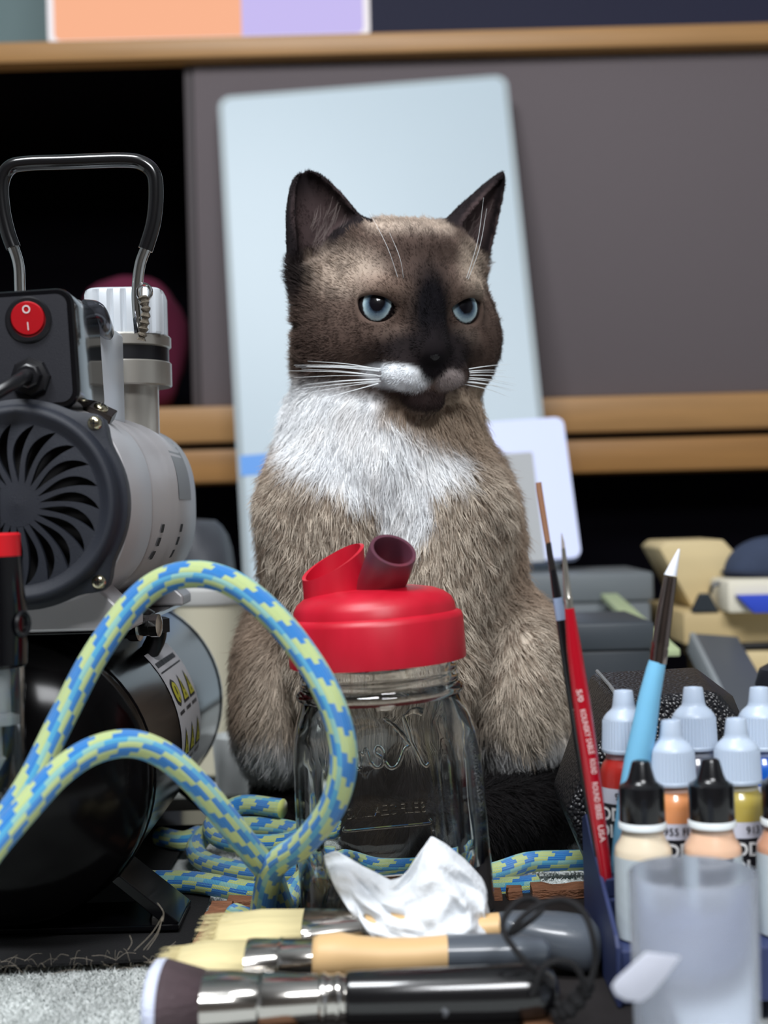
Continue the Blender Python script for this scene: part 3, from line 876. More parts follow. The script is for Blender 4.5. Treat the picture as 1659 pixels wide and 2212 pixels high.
# tank
TC = W(10, 1690, 0.70); TR_ = 0.0742
def yrings(c, prof, seg=64, n=2.0):
    """rings about an axis along Y: prof = (y, radius[, exponent])"""
    R = []
    for p in prof:
        y, r = p[0], p[1]; e = p[2] if len(p) > 2 else n
        ring = []
        for j in range(seg):
            a = 2*PI*j/seg; ca, sa = math.cos(a), math.sin(a)
            k = (abs(ca)**e + abs(sa)**e)**(-1/e)
            ring.append((c.x + r*k*ca, y, c.z + r*k*sa))
        R.append(ring)
    return R
prof = [(0.672, 0.0004), (0.6725, 0.012), (0.6745, 0.026), (0.678, 0.041), (0.684, 0.054), (0.690, 0.063), (0.696, 0.0695), (0.700, 0.0725),
        (0.704, 0.0738), (0.712, 0.0738), (0.7125, 0.0746), (0.7165, 0.0746), (0.717, 0.0738), (1.0, 0.0738), (1.0005, 0.0746), (1.005, 0.0746), (1.0055, 0.0738),
        (1.014, 0.0722), (1.024, 0.064), (1.032, 0.045), (1.036, 0.02), (1.0365, 0.0004)]
MB().rings(yrings(TC, prof)).build('tank', M_TANK, comp)
def tank_pt(Y, th, off=0.0003):
    r = 0.0738 + off
    return (TC.x + r*math.cos(th), Y, TC.z + r*math.sin(th))
def tank_patch(mb, poly, off):
    """polygon strips: rows of (v, u0, u1) laid on the tank side"""
    n0 = []
    for v, u0, u1 in poly:
        th = math.radians(44 - 58*v)
        n0.append([tank_pt(0.806 + 0.082*u, th, off) for u in (u0, u1)])
    vs = [p for r in n0 for p in r]
    return mb.add(vs, [(2*i, 2*i+1, 2*i+3, 2*i+2) for i in range(len(n0)-1)])
lab = tank_patch(MB(), [(i/16, 0, 1) for i in range(17)], 0.0003).build('warning_label', mat('label_paper', S(198, 196, 200), 0.5), comp)
m_yel = mat('pictogram_yellow', S(190, 184, 40), 0.5); m_ink = mat('label_ink', S(34, 32, 38), 0.6)
def picto(u, v, hu, hv, tri):
    def shape(k):
        rows = []
        for i in range(9):
            t = -1 + i/4
            if tri: w = k*hu*(t+1)/2*1.05 + 0.001
            else: w = k*hu*math.sqrt(max(0, 1-t*t)) + 0.001
            rows.append((v + hv*t*k + (0.02*(1-k) if tri else 0), u-w, u+w))
        return rows
    o = tank_patch(MB(), shape(1.0), 0.0006).build('pictogram', m_ink, lab)
    y = tank_patch(MB(), shape(0.78), 0.0009)
    return o, y
ymb = MB(); imb = MB()
for r_, v in ((0, 0.38), (1, 0.78)):
    for c_, u in enumerate((0.2, 0.5, 0.8)):
        o, y = picto(u, v, 0.125, 0.115, not (r_ == 0 and c_ == 0))
        ymb.add(y.v, y.f)
        tank_patch(imb, [(v-0.05, u-0.012, u+0.012), (v+0.02, u-0.014, u+0.014)], 0.0012)
        tank_patch(imb, [(v+0.045, u-0.012, u+0.012), (v+0.07, u-0.012, u+0.012)], 0.0012)
        # caption of broken strokes
        x = u-0.11
        while x < u+0.1:
            w = random.uniform(0.008, 0.03); tank_patch(imb, [(v+0.15, x, x+w), (v+0.178, x, x+w)], 0.0006); x += w+0.012
ymb.build('pictogram_fill', m_yel, lab, smooth=False)
x = 0.08
while x < 0.9:
    w = random.uniform(0.012, 0.035); tank_patch(imb, [(0.10, x, x+w), (0.145, x, x+w)], 0.0006); x += w+0.009
tank_patch(imb, [(0.185, 0.06, 0.94), (0.197, 0.06, 0.94)], 0.0006)
imb.build('label_print', m_ink, lab, smooth=False)
# feet: bent plates, flange, bolts
for Y in (0.735, 0.965):
    mb = MB()
    for s in (-1, 1):
        x0 = TC.x + s*0.050; x1 = TC.x + s*0.084
        mb.add([(TC.x+s*0.054, Y-0.022, 0.032), (TC.x+s*0.054, Y+0.02, 0.032), (x1, Y+0.02, 0.007), (x1, Y-0.022, 0.007),
                (TC.x+s*0.048, Y-0.022, 0.030), (TC.x+s*0.048, Y+0.02, 0.030), (x1-s*0.006, Y+0.02, 0.0045), (x1-s*0.006, Y-0.022, 0.0045)],
               [(0,1,2,3),(4,7,6,5),(0,4,5,1),(1,5,6,2),(2,6,7,3),(3,7,4,0)])
    mb.box((TC.x-0.084, Y-0.024, 0.0035), (TC.x+0.084, Y+0.022, 0.0065))
    mb.build('foot_bracket', M_GBLACK, comp, smooth=False, bevel=0.0006)
    for s in (-1, 1):
        bx = TC.x + s*0.071
        MB().lathe([(0.0035, 0.0065), (0.0035, 0.0085), (0.0028, 0.0085), (0.0028, 0.0115), (0.0018, 0.0125)], 6,
                   Matrix.Translation((bx, Y-0.014, 0))).build('bolt', M_STEEL, comp, smooth=False)
        MB().lathe([(0.010, 0.0024), (0.011, 0.0029), (0.0105, 0.0035)], 24, Matrix.Translation((bx, Y, 0))).build('rubber_foot', M_BLACK, comp)
# saddle plates between tank and motor
MB().box((TC.x-0.05, 0.70, TC.z+0.0735), (TC.x+0.062, 0.93, TC.z+0.0765)).build('mount_plate', M_GBLACK, comp, smooth=False, bevel=0.0008)
for Y in (0.682, 0.86):
    mb = MB()
    zt_ = FCN.z - 0.040; zb_ = TC.z + 0.0765
    mb.add([(FCN.x-0.03, Y, zt_), (FCN.x+0.030, Y, zt_), (FCN.x+0.047, Y, zb_+0.006), (FCN.x+0.047, Y, zb_), (FCN.x-0.05, Y, zb_),
            (FCN.x-0.03, Y+0.035, zt_), (FCN.x+0.030, Y+0.035, zt_), (FCN.x+0.047, Y+0.035, zb_+0.006), (FCN.x+0.047, Y+0.035, zb_), (FCN.x-0.05, Y+0.035, zb_)],
           [(0,1,2,3,4),(9,8,7,6,5),(0,5,6,1),(1,6,7,2),(2,7,8,3),(3,8,9,4),(4,9,5,0)])
    mb.build('motor_cradle', m_silver, comp, smooth=False, bevel=0.0015)
# motor body
MC = Vector((FCN.x, 0, FCN.z))
mprof = [(0.672, 0.0465, 2.3), (0.674, 0.0490, 2.4), (0.690, 0.0500, 2.5), (0.735, 0.0500, 2.5), (0.737, 0.0494, 2.5), (0.740, 0.0500, 2.6), (0.80, 0.0505, 2.6),
         (0.803, 0.0520, 2.7), (0.86, 0.0520, 2.7), (0.896, 0.0515, 2.7), (0.905, 0.049, 2.6), (0.910, 0.043, 2.4), (0.911, 0.0004, 2.0)]
MB().rings(yrings(MC, mprof, 80)).build('motor_body', m_silver, comp)
def motor_pt(Y, deg, off):
    a = math.radians(deg); e = 2.6; ca, sa = math.cos(a), math.sin(a)
    k = (abs(ca)**e + abs(sa)**e)**(-1/e); r = (0.0520 if Y > 0.803 else 0.0505) + off
    return (MC.x + r*k*ca, Y, MC.z + r*k*sa)
def motor_patch(y0, y1, d0, d1, off=0.0004, n=10, sk=0.0):
    vs = []
    for i in range(n+1):
        d = d0 + (d1-d0)*i/n
        vs += [motor_pt(y0+sk*i/n, d, off), motor_pt(y1+sk*i/n, d, off)]
    return MB().add(vs, [(2*i, 2*i+1, 2*i+3, 2*i+2) for i in range(n)])
motor_patch(0.818, 0.868, 47, 3).build('name_plate', mat('grey_name_plate', S(128, 130, 132), 0.5), comp)
for y0 in (0.765, 0.825):
    for k in range(3):
        motor_patch(y0-0.006*k, y0-0.006*k+0.009, -13-8*k, -18-8*k, 0.0004, 2, -0.003).build('vent_slot', m_dark, comp, smooth=False)
# fan cover: flanged dish with curved slits cut through
NS = 22
mb = MB()
hub = 0.0098; r_in, r_out = 0.0102, 0.0385
rs = [r_in + (r_out-r_in)*i/14 for i in range(15)]
yf = FCN.y
def sk_(t): return math.radians(2 + 30*t*(1-t) - 9*t)           # how far a slit leans round
def hw(t): return math.radians(5.2)*(math.sin(PI*min(1, max(0, t)))**0.7)
front = []
for k in range(NS):
    a0 = 2*PI*k/NS + 0.04; a1 = 2*PI*(k+1)/NS + 0.04
    vs = []
    for i, r in enumerate(rs):
        t = i/14
        s0 = a0 + sk_(t) + hw(t); s1 = a1 + sk_(t) - hw(t)
        for yy in (yf, yf+0.0035):
            for q in range(5):
                a = s0 + (s1-s0)*q/4
                vs.append((FCN.x + r*math.cos(a), yy + 0.0012*(r/r_out)**2, FCN.z + r*math.sin(a)))
    fs = []
    for i in range(14):
        for q in range(4):
            a = i*10+q; fs.append((a, a+1, a+11, a+10)); b = a+5; fs.append((b+10, b+11, b+1, b))
        fs += [(i*10, i*10+10, i*10+15, i*10+5), (i*10+4, i*10+9, i*10+19, i*10+14)]
    mb.add(vs, fs)
seg = 96
def cring(r, y, lob=0.0):
    out = []
    for j in range(seg):
        a = 2*PI*j/seg; rr = r
        if lob:
            for deg in (46.5, 133.5, 226.5, 313.5):
                d = math.degrees((a - math.radians(deg) + PI) % (2*PI) - PI)
                rr += lob*math.exp(-(d/8.5)**2)
        out.append((FCN.x + rr*math.cos(a), y, FCN.z + rr*math.sin(a)))
    return out
mb.rings([cring(0.0002, yf-0.0006), cring(hub, yf), cring(r_in+0.0003, yf), cring(r_in+0.0003, yf+0.0035)], False, False)
L_ = 0.0060
mb.rings([cring(r_out-0.0002, yf+0.0047), cring(r_out-0.0002, yf+0.0012), cring(0.0405, yf+0.0008), cring(0.0425, yf-0.0012), cring(0.0445, yf-0.0016), cring(0.0462, yf-0.0004), cring(0.0472, yf+0.003), cring(0.0478, yf+0.0062, 0),
          cring(R_C-0.0016, yf+0.0070, L_), cring(R_C-0.0002, yf+0.0078, L_), cring(R_C, yf+0.0095, L_), cring(R_C-0.0003, yf+0.018, L_), cring(0.046, yf+0.018, 0)], False, False)
mb.build('fan_cover', m_navy, comp, angle=50)
MB().rings(yrings(MC, [(yf+0.013, 0.0003), (yf+0.0131, 0.045), (yf+0.016, 0.0455)], 48)).build('fan_recess', m_dark, comp)
def screw(c, r, ydir=(0, -1, 0)):
    Mx = frame_at(c, (1, 0, 0), ydir)
    s_ = MB().lathe([(r*1.05, -0.001), (r*1.05, 0.0003), (r*0.92, 0.0012), (r*0.55, 0.0019), (0.0002, 0.0021)], 24, Mx).build('screw', m_screw, comp)
    x_ = MB().box((-r*0.55, -r*0.10, 0.0016), (r*0.55, r*0.10, 0.00225), Mx).box((-r*0.10, -r*0.55, 0.0016), (r*0.10, r*0.55, 0.00225), Mx)
    x_.build('screw_cross', m_dark, s_, smooth=False)
for deg in (46.5, 133.5, 226.5, 313.5):
    a = math.radians(deg); rr = R_C + 0.0014
    screw((FCN.x + rr*math.cos(a), yf+0.0072, FCN.z + rr*math.sin(a)), 0.0034)
# clamp block with bolt on the motor's shoulder
Mx = frame_at(W(212, 886, 0.70), (0.86, 0.1, -0.48), (0.45, -0.35, 0.85))
MB().box((-0.0085, -0.006, -0.004), (0.0085, 0.006, 0.002), Mx).build('clamp_block', mat('dark_bronze', S(48, 42, 38), 0.35, 0.6), comp, smooth=False, bevel=0.0006)
screw(Mx @ Vector((0.001, -0.001, 0.0022)), 0.0036, Mx.to_3x3() @ Vector((0, 0, 1)))
# switch box
tilt = Matrix.Rotation(math.radians(-2.4), 4, 'Y')
BXC = W(52, 757, 0.666)
MBX = Matrix.Translation(BXC) @ tilt @ Matrix(((1, 0, 0, 0), (0, 0, -1, 0), (0, 1, 0, 0), (0, 0, 0, 1)))
bw, bh = 226*0.666/F, 262*0.666/F
mb = MB()
rr = lambda ins: rrect(bw-2*ins, bh-2*ins, 0.0082-ins)
R = []
for ins, z in ((0.0022, 0.0), (0.0010, 0.0002), (0.0002, 0.0012), (0.0, 0.003), (0.0, 0.060), (0.0006, 0.0612)):
    R.append([(x, y, -z) for x, y in rr(ins)])
mb.rings(R, True, True, MBX)
mb.build('switch_box', M_GBLACK, comp)
MF_ = MBX @ Matrix.Translation((0, 0, 0.0003))
MB().prism(rrect(bw-0.0062, bh-0.0062, 0.0055), 0.0006, MF_ @ Matrix.Translation((0, 0, -0.0004))).build('switch_plate', mat('matt_navy_plate', S(18, 19, 28), 0.55, bump=0.15, bscale=3000), comp)
sc_ = MBX.inverted() @ W(60, 690, 0.664)
MS = MBX @ Matrix.Translation((sc_.x, sc_.y, 0.0))
sw = MB().lathe([(0.0112, 0.0), (0.0112, 0.0011), (0.0104, 0.0019), (0.0086, 0.0019), (0.0083, 0.0004)], 48, MS, cap1=False).build('switch_bezel', M_BLACK, comp)
m_red, nt, b = new_mat('red_rocker')
b.inputs['Base Color'].default_value = S(186, 18, 30); b.inputs['Roughness'].default_value = 0.22; b.inputs['Coat Weight'].default_value = 0.5
b.inputs['Transmission Weight'].default_value = 0.15
MB().lathe([(0.0085, 0.0002), (0.0085, 0.0008), (0.0002, 0.0008)], 40, MS).build('rocker_well', mat('red_well', S(120, 6, 14), 0.4), sw)
MR = MS @ Matrix.Translation((0, 0.0006, 0.0016)) @ Matrix.Rotation(math.radians(9), 4, 'X')
rk = MB().lathe([(0.0080, -0.0012), (0.0080, 0.0008), (0.0076, 0.0013), (0.0002, 0.0014)], 44, MR).build('rocker', m_red, sw)
pr = MB()
pr.rings([[(r_*math.cos(2*PI*j/28), 0.0043 + r_*1.05*math.sin(2*PI*j/28), z_) for j in range(28)] for r_, z_ in ((0.0018, 0.0014), (0.0018, 0.00165), (0.00135, 0.00165), (0.00135, 0.0014))], False, False, MR)
pr.box((-0.00018, -0.0056, 0.0014), (0.00018, -0.0018, 0.00165), MR)
pr.build('rocker_print', m_print, sw, smooth=False)
gl = MBX.inverted() @ W(66, 815, 0.664)
MG = MBX @ Matrix.Translation((gl.x, gl.y, 0))
cg = MB().lathe([(0.0096, 0.0003), (0.0096, 0.003), (0.0088, 0.0042), (0.0066, 0.0046), (0.0058, 0.0085), (0.0050, 0.009)], 8, MG).build('cable_gland', M_BLACK, comp, angle=25)
cp = [MG @ Vector((0, 0, 0.004)), MG @ Vector((0, 0, 0.011)), W(40, 822, 0.640), W(0, 845, 0.632), W(-60, 880, 0.63)]
MB().tube(spline(cp, 8), 0.0031, 14).build('power_cable', M_BLACK, comp)
# plate and pipe elbow right of the box
a = W(172, 690, 0.735); b_ = W(222, 900, 0.735)
MB().box((a.x-0.03, 0.735, b_.z), (b_.x, 0.80, a.z)).build('head_bracket', m_headw, comp, bevel=0.002)
el = [W(180, 672, 0.722), W(205, 676, 0.726), W(216, 700, 0.735), W(222, 716, 0.76)]
MB().tube(spline(el, 6), 0.0062, 18).build('pipe_elbow', mat('dark_chrome', S(96, 98, 106), 0.2, 0.9), comp)
# piston cylinder and head
HC0 = W(280, 912, 0.845); k_ = 0.845/F
MT = Matrix.Translation(HC0)
MB().lathe([(64*k_, -0.012), (64*k_, 74*k_)], 48, MT).build('piston_neck', m_alloy, comp)
MB().lathe([(90*k_, 74*k_), (93*k_, 77*k_), (93*k_, 124*k_), (90*k_, 127*k_)], 56, MT).build('cylinder_flange', m_alloy, comp)
MB().lathe([(88*k_, 127*k_), (88*k_, 157*k_)], 56, MT).build('gasket_band', M_BLACK, comp)
MB().lathe([(89*k_, 157*k_), (93*k_, 160*k_), (93*k_, 180*k_), (89*k_, 184*k_)], 56, MT).build('upper_flange', m_alloy, comp)
R = []
for z, sc in ((182, 0.98), (186, 1.0), (268, 1.0), (276, 0.97), (280, 0.90)):
    ring = []
    for j in range(120):
        a = 2*PI*j/120; e = 5.0; ca, sa = math.cos(a), math.sin(a)
        k = (abs(ca)**e + abs(sa)**e)**(-1/e)
        g = 0.945 if (j % 6 in (0, 1) and z < 272) else 1.0
        ring.append((84*k_*k*ca*g*sc, 84*k_*k*sa*g*sc, z*k_))
    R.append(ring)
MB().rings(R, True, True, MT @ Matrix.Rotation(math.radians(4), 4, 'Z')).build('cylinder_head', m_headw, comp, angle=25)
# carrying handle: chromed rod with a black sleeve
hY = 0.745
hp = [W(x, y, hY) for x, y in ((44, 690), (43, 620), (39, 566), (18, 505), (6, 450), (4, 395), (22, 362), (62, 353), (150, 350), (262, 346), (306, 352), (332, 376), (337, 420), (332, 478), (318, 528), (302, 575), (296, 640), (302, 720))]
path = spline(hp, 8)
MB().tube(path, 0.0030, 16).build('handle_rod', M_CHROME, comp)
MB().tube(path[20:-22], 0.0040, 18).build('handle_sleeve', mat('black_sleeve', S(12, 12, 14), 0.22, coat=0.5), comp)
# release valve ring and braided strap on the handle's foot
mb = MB(); c0 = W(312, 632, hY-0.006)
ringp = [c0 + Vector((0.0036*math.cos(2*PI*i/20), 0.001*math.sin(4*PI*i/20), 0.0044*math.sin(2*PI*i/20))) for i in range(21)]
mb.tube(ringp, 0.0010, 8); mb.build('valve_ring', M_STEEL, comp)
chain = spline([W(308, 640, hY-0.008), W(315, 670, hY-0.008), W(311, 706, hY-0.007), W(305, 735, hY-0.006)], 8)
mb = MB(); mb.tube(chain, lambda t: 0.0022 + 0.0006*math.sin(t*46), 12)
mb.build('braided_strap', mat('braided_steel', S(120, 112, 100), 0.35, 0.8, bump=0.6, bscale=2500), comp)
# drain and pipe fittings under the plate
vc = W(280, 1352, 0.77)
Mx = frame_at(vc, (0, 1, 0), (1, -0.15, 0))
MB().lathe([(0.0070, -0.02), (0.0070, 0), (0.0086, 0.0004), (0.0086, 0.006), (0.0058, 0.0064), (0.0058, 0.012), (0.0064, 0.0125), (0.0064, 0.017), (0.003, 0.018)], 12, Mx).build('drain_valve', M_STEEL, comp, angle=25)
MB().tube(spline([W(255, 1345, 0.80), W(300, 1330, 0.80), W(335, 1350, 0.815), W(338, 1376, 0.82), W(325, 1405, 0.825)], 6), 0.0058, 16).build('air_pipe', M_BLACK, comp)
MB().lathe([(0.0095, 0), (0.0095, 0.008), (0.007, 0.009)], 6, frame_at(W(332, 1366, 0.815), (1, 0, 0), (0, 0, 1))).build('pipe_nut', M_BLACK, comp, smooth=False)
# water trap hanging from the regulator at the frame's left edge
wt = W(-14, 1440, 0.615); kk = 0.615/F
MWt = Matrix.Translation(wt)
rgl = MB().lathe([(66*kk, 0), (72*kk, 6*kk), (74*kk, 120*kk), (70*kk, 160*kk), (66*kk, 238*kk)], 44, MWt).build('water_trap', M_GBLACK, comp)
MB().lathe([(26*kk, 0), (30*kk, 3*kk), (26*kk, 8*kk), (18*kk, 4*kk), (18*kk, -6*kk)], 28, frame_at(wt + Vector((73*kk*0.94, -73*kk*0.3, 92*kk)), (0, 0, 1), (0.94, -0.3, 0)), cap1=False).build('gauge_port', M_BLACK, rgl)
MB().lathe([(62*kk, 236*kk), (62*kk, 288*kk), (58*kk, 291*kk)] if False else [(60*kk, 234*kk), (64*kk, 236*kk), (64*kk, 284*kk), (60*kk, 288*kk)], 40, MWt).build('red_collar', mat('red_collar', S(206, 24, 34), 0.35), rgl)
MB().lathe([(22*kk, 286*kk), (22*kk, 450*kk), (18*kk, 455*kk)], 20, MWt).build('trap_stem', M_BLACK, rgl)
m_bowl, nt, b = new_mat('clear_bowl')
b.inputs['Base Color'].default_value = (0.80, 0.84, 0.87, 1); b.inputs['Roughness'].default_value = 0.06; b.inputs['Transmission Weight'].default_value = 1.0; b.inputs['IOR'].default_value = 1.42
MB().lathe([(66*kk, 0), (66*kk, -52*kk), (64*kk, -56*kk), (64*kk, -255*kk), (52*kk, -280*kk), (10*kk, -284*kk), (10*kk, -276*kk), (48*kk, -272*kk), (57*kk, -252*kk), (57*kk, -2*kk)], 48, MWt, cap0=False, cap1=False).build('trap_bowl', m_bowl, rgl)
MB().lathe([(34*kk, -4*kk), (34*kk, -96*kk), (52*kk, -104*kk), (52*kk, -122*kk), (14*kk, -126*kk), (14*kk, -190*kk), (22*kk, -196*kk), (5*kk, -225*kk)], 28, MWt).build('trap_filter', mat('filter_white', S(206, 206, 202), 0.5), rgl)
# hanger that holds the trap on the motor
MB().box((wt.x-0.02, wt.y+0.004, wt.z+0.02), (wt.x-0.004, MC.y+0.70, wt.z+0.034)).build('trap_hanger', M_BLACK, comp, smooth=False, bevel=0.001)

# ------------------------------------------------------------------ braided air hose
def hose_mat():
    m, nt, b = new_mat('braided_hose')
    uv = nd(nt, 'ShaderNodeUVMap'); uv.uv_map = 'UVMap'
    sp = nd(nt, 'ShaderNodeSeparateXYZ'); nt.links.new(uv.outputs[0], sp.inputs[0])
    def M(op, a, b_=None, c=None):
        n = nd(nt, 'ShaderNodeMath', operation=op)
        for i, x in enumerate((a, b_, c)):
            if x is None: continue
            if isinstance(x, (int, float)): n.inputs[i].default_value = x
            else: nt.links.new(x, n.inputs[i])
        return n.outputs[0]
    u, v = sp.outputs[0], sp.outputs[1]          # u metres along, v 0..1 round
    col = M('FLOOR', M('MULTIPLY', v, 16.0))      # twelve yarns round the hose
    par = M('MODULO', col, 4.0)
    ph = M('ADD', M('MULTIPLY', par, 0.17), M('MULTIPLY', v, 0.6))
    run = M('FRACT', M('ADD', M('MULTIPLY', u, 48.0), ph))
    blue = M('GREATER_THAN', run, 0.52)
    cyan = M('LESS_THAN', M('ABSOLUTE', M('SUBTRACT', par, 2.0)), 0.5)
    edge = M('ABSOLUTE', M('SUBTRACT', M('FRACT', M('MULTIPLY', v, 16.0)), 0.5))
    pale = M('GREATER_THAN', M('FRACT', M('MULTIPLY', v, 32.0)), 0.70)
    mx1 = nd(nt, 'ShaderNodeMix', data_type='RGBA'); mx1.inputs[6].default_value = S(204, 212, 122); mx1.inputs[7].default_value = S(24, 112, 200)
    nt.links.new(blue, mx1.inputs[0])
    mx2 = nd(nt, 'ShaderNodeMix', data_type='RGBA'); nt.links.new(mx1.outputs[2], mx2.inputs[6]); mx2.inputs[7].default_value = S(96, 192, 218)
    nt.links.new(M('MULTIPLY', M('MAXIMUM', M('MULTIPLY', cyan, 0.75), M('MULTIPLY', pale, 0.6)), 0.85), mx2.inputs[0])
    fine = M('SINE', M('MULTIPLY', u, 9000.0)); fine2 = M('SINE', M('MULTIPLY', v, 188.5))
    wv = M('MULTIPLY', fine, fine2)
    mx3 = nd(nt, 'ShaderNodeMix', data_type='RGBA', blend_type='MULTIPLY'); nt.links.new(mx2.outputs[2], mx3.inputs[6]); mx3.inputs[7].default_value = (0.72, 0.78, 0.82, 1)
    nt.links.new(M('GREATER_THAN', wv, 0.25), mx3.inputs[0])
    nt.links.new(mx3.outputs[2], b.inputs['Base Color'])
    b.inputs['Roughness'].default_value = 0.42; b.inputs['Sheen Weight'].default_value = 0.2
    bp = nd(nt, 'ShaderNodeBump'); bp.inputs['Strength'].default_value = 0.5; bp.inputs['Distance'].default_value = 0.0006
    nt.links.new(M('ADD', wv, M('MULTIPLY', edge, -2.0)), bp.inputs['Height']); nt.links.new(bp.outputs[0], b.inputs['Normal'])
    return m
HR_ = 0.0061
paths = [
  [W(*p) for p in ((-90, 1880, .575), (-20, 1810, .585), (62, 1695, .597), (130, 1560, .608), (200, 1425, .614), (275, 1318, .62), (345, 1258, .622), (425, 1240, .62), (505, 1262, .615), (585, 1325, .61),
     (655, 1410, .605), (708, 1500, .60), (738, 1592, .60), (740, 1672, .603), (712, 1752, .612), (655, 1822, .628), (590, 1875, .65))] + [G(560, .676, .0185), G(530, .688, .0150), G(508, .699, .0140)],
  [W(*p) for p in ((-90, 1930, .548), (-20, 1835, .56), (48, 1755, .572), (125, 1672, .585), (200, 1622, .596), (280, 1606, .604), (352, 1630, .611), (420, 1688, .618), (482, 1762, .628), (540, 1835, .645), (584, 1892, .668))]
   + [G(612, .705, .0165), G(640, .744, .0150), G(690, .764, .0194), G(745, .790, .0110), G(830, .790, .0064), G(960, .788, .0064), G(1060, .795, .0064), G(1140, .818, .0064), G(1215, .820, .0064), G(1290, .820, .0064), G(1350, .820, .0064)],
  [G(300, .790, .0088), G(400, .786, .0088), G(470, .776, .0087), G(545, .768, .0068), G(640, .764, .0064), G(780, .762, .0063), G(950, .762, .0063), G(1110, .764, .0064), G(1160, .768, .0064)],
  [G(640, .808, .0064), G(560, .808, .0064), G(480, .825, .0064), G(432, .848, .0066), G(425, .868, .0100), G(465, .885, .016), G(540, .874, .0195), G(620, .862, .0195), G(650, .845, .019),
   G(605, .828, .0188), G(520, .832, .0188), G(470, .850, .0192), G(462, .868, .0235), G(520, .880, .0318), G(610, .866, .0318)],
  [G(345, .90, .0088), G(395, .885, .0090), G(430, .902, .0086)],
]
hose_me = bpy.data.meshes.new('air_hose'); V = []; Fq = []; UV = []
SEG = 20
for P_ in paths:
    pts = spline(P_, 12); R, L = tube_rings(pts, HR_, SEG); n0 = len(V)
    V += [tuple(p) for r in R for p in r]
    for i in range(len(R)-1):
        for j in range(SEG):
            k = (j+1) % SEG
            Fq.append((n0+i*SEG+j, n0+i*SEG+k, n0+(i+1)*SEG+k, n0+(i+1)*SEG+j))
            UV.append([(L[i], j/SEG), (L[i], (j+1)/SEG), (L[i+1], (j+1)/SEG), (L[i+1], j/SEG)])
    for e, r0 in ((0, 0), (1, len(R)-1)):
        f = tuple(n0 + r0*SEG + j for j in range(SEG)); Fq.append(f if e else f[::-1]); UV.append([(0, 0)]*SEG)
hose_me.from_pydata(V, [], Fq)
uvl = hose_me.uv_layers.new(name='UVMap')
uvl.data.foreach_set('uv', [x for f in UV for p in f for x in p])
hose_me.polygons.foreach_set('use_smooth', [True]*len(hose_me.polygons))
hose_me.materials.append(hose_mat())
hose = bpy.data.objects.new('air_hose', hose_me); COL.objects.link(hose)
tag(hose, 'braided blue and yellow air hose looping in front of the jar', 'hose')

# ------------------------------------------------------------------ the square glass jar with its red lid
JB = W(858, 2010, 0.688)
JB.z = 0.0094
jar = empty('mason_jar', JB, 'square glass jar with red spouted lid in front of the cat', 'jar')
JM = Matrix.Translation(JB) @ Matrix.Rotation(math.radians(-2.6), 4, 'Y') @ Matrix.Rotation(math.radians(4), 4, 'Z')
def jrings(prof, seg=96):
    R = []
    for hw_, z, e in prof:
        ring = []
        for j in range(seg):
            a = 2*PI*j/seg; ca, sa = math.cos(a), math.sin(a); k = (abs(ca)**e + abs(sa)**e)**(-1/e)
            ring.append((hw_*k*ca, hw_*k*sa, z))
        R.append(ring)
    return R
out = [(0.030, 0.0006, 3), (0.040, 0.0, 3.6), (0.0455, 0.0025, 4.2), (0.0468, 0.008, 4.6), (0.0466, 0.03, 4.8), (0.0460, 0.06, 4.8), (0.0452, 0.088, 4.6), (0.0440, 0.098, 3.8), (0.0420, 0.106, 2.9), (0.0398, 0.112, 2.2),
       (0.0395, 0.1145, 2.0), (0.0412, 0.1158, 2.0), (0.0420, 0.1175, 2.0), (0.0412, 0.1192, 2.0), (0.0396, 0.1205, 2.0), (0.0394, 0.1225, 2.0), (0.0400, 0.124, 2.0), (0.0394, 0.1255, 2.0), (0.0390, 0.1275, 2.0), (0.0397, 0.129, 2.0), (0.0390, 0.131, 2.0), (0.0385, 0.150, 2.0)]
inn = [(0.0350, 0.150, 2.0), (0.0355, 0.118, 2.0), (0.0370, 0.110, 2.3), (0.0405, 0.098, 3.2), (0.0418, 0.086, 3.8), (0.0426, 0.05, 4.0), (0.0428, 0.014, 3.8), (0.0405, 0.0085, 3.2), (0.030, 0.0068, 2.6), (0.0005, 0.0075, 2.0)]
m_glass, nt, b = new_mat('jar_glass')
b.inputs['Base Color'].default_value = (0.97, 0.99, 0.985, 1); b.inputs['Roughness'].default_value = 0.0
b.inputs['Transmission Weight'].default_value = 1.0; b.inputs['IOR'].default_value = 1.47
gj = MB().rings(jrings(out + inn), True, True, JM).build('glass_body', m_glass, jar, angle=60)
# raised lettering on the far face, so it reads backwards from here
def jback(x, z, off=0.0):
    """point on the outside of the far face; x runs to the right as read from behind"""
    hwz = 0.0467 - 0.0013*max(0, (z-0.03))/0.06
    return JM @ Vector((-x, hwz*(1 - abs(x/0.0467)**4.6)**(1/4.6) + off, z))
mb = MB()
def stroke(pts, r=0.0012):
    mb.tube([jback(x, z) for x, z in [(p.x, p.z) for p in spline([(x, 0, z) for x, z in pts], 6)]], r, 8)
kx = -0.027; zb_ = 0.0715
stroke([(kx-0.002, zb_+0.001), (kx+0.001, zb_-0.001), (kx+0.004, zb_+0.004), (kx+0.0095, zb_+0.016), (kx+0.013, zb_+0.0235)])
stroke([(kx+0.001, zb_+0.0215), (kx+0.007, zb_+0.0245), (kx+0.013, zb_+0.0235)])
stroke([(kx+0.024, zb_+0.0245), (kx+0.018, zb_+0.018), (kx+0.0095, zb_+0.0115), (kx+0.013, zb_+0.0085), (kx+0.018, zb_+0.0005), (kx+0.022, zb_-0.001), (kx+0.025, zb_+0.003)])
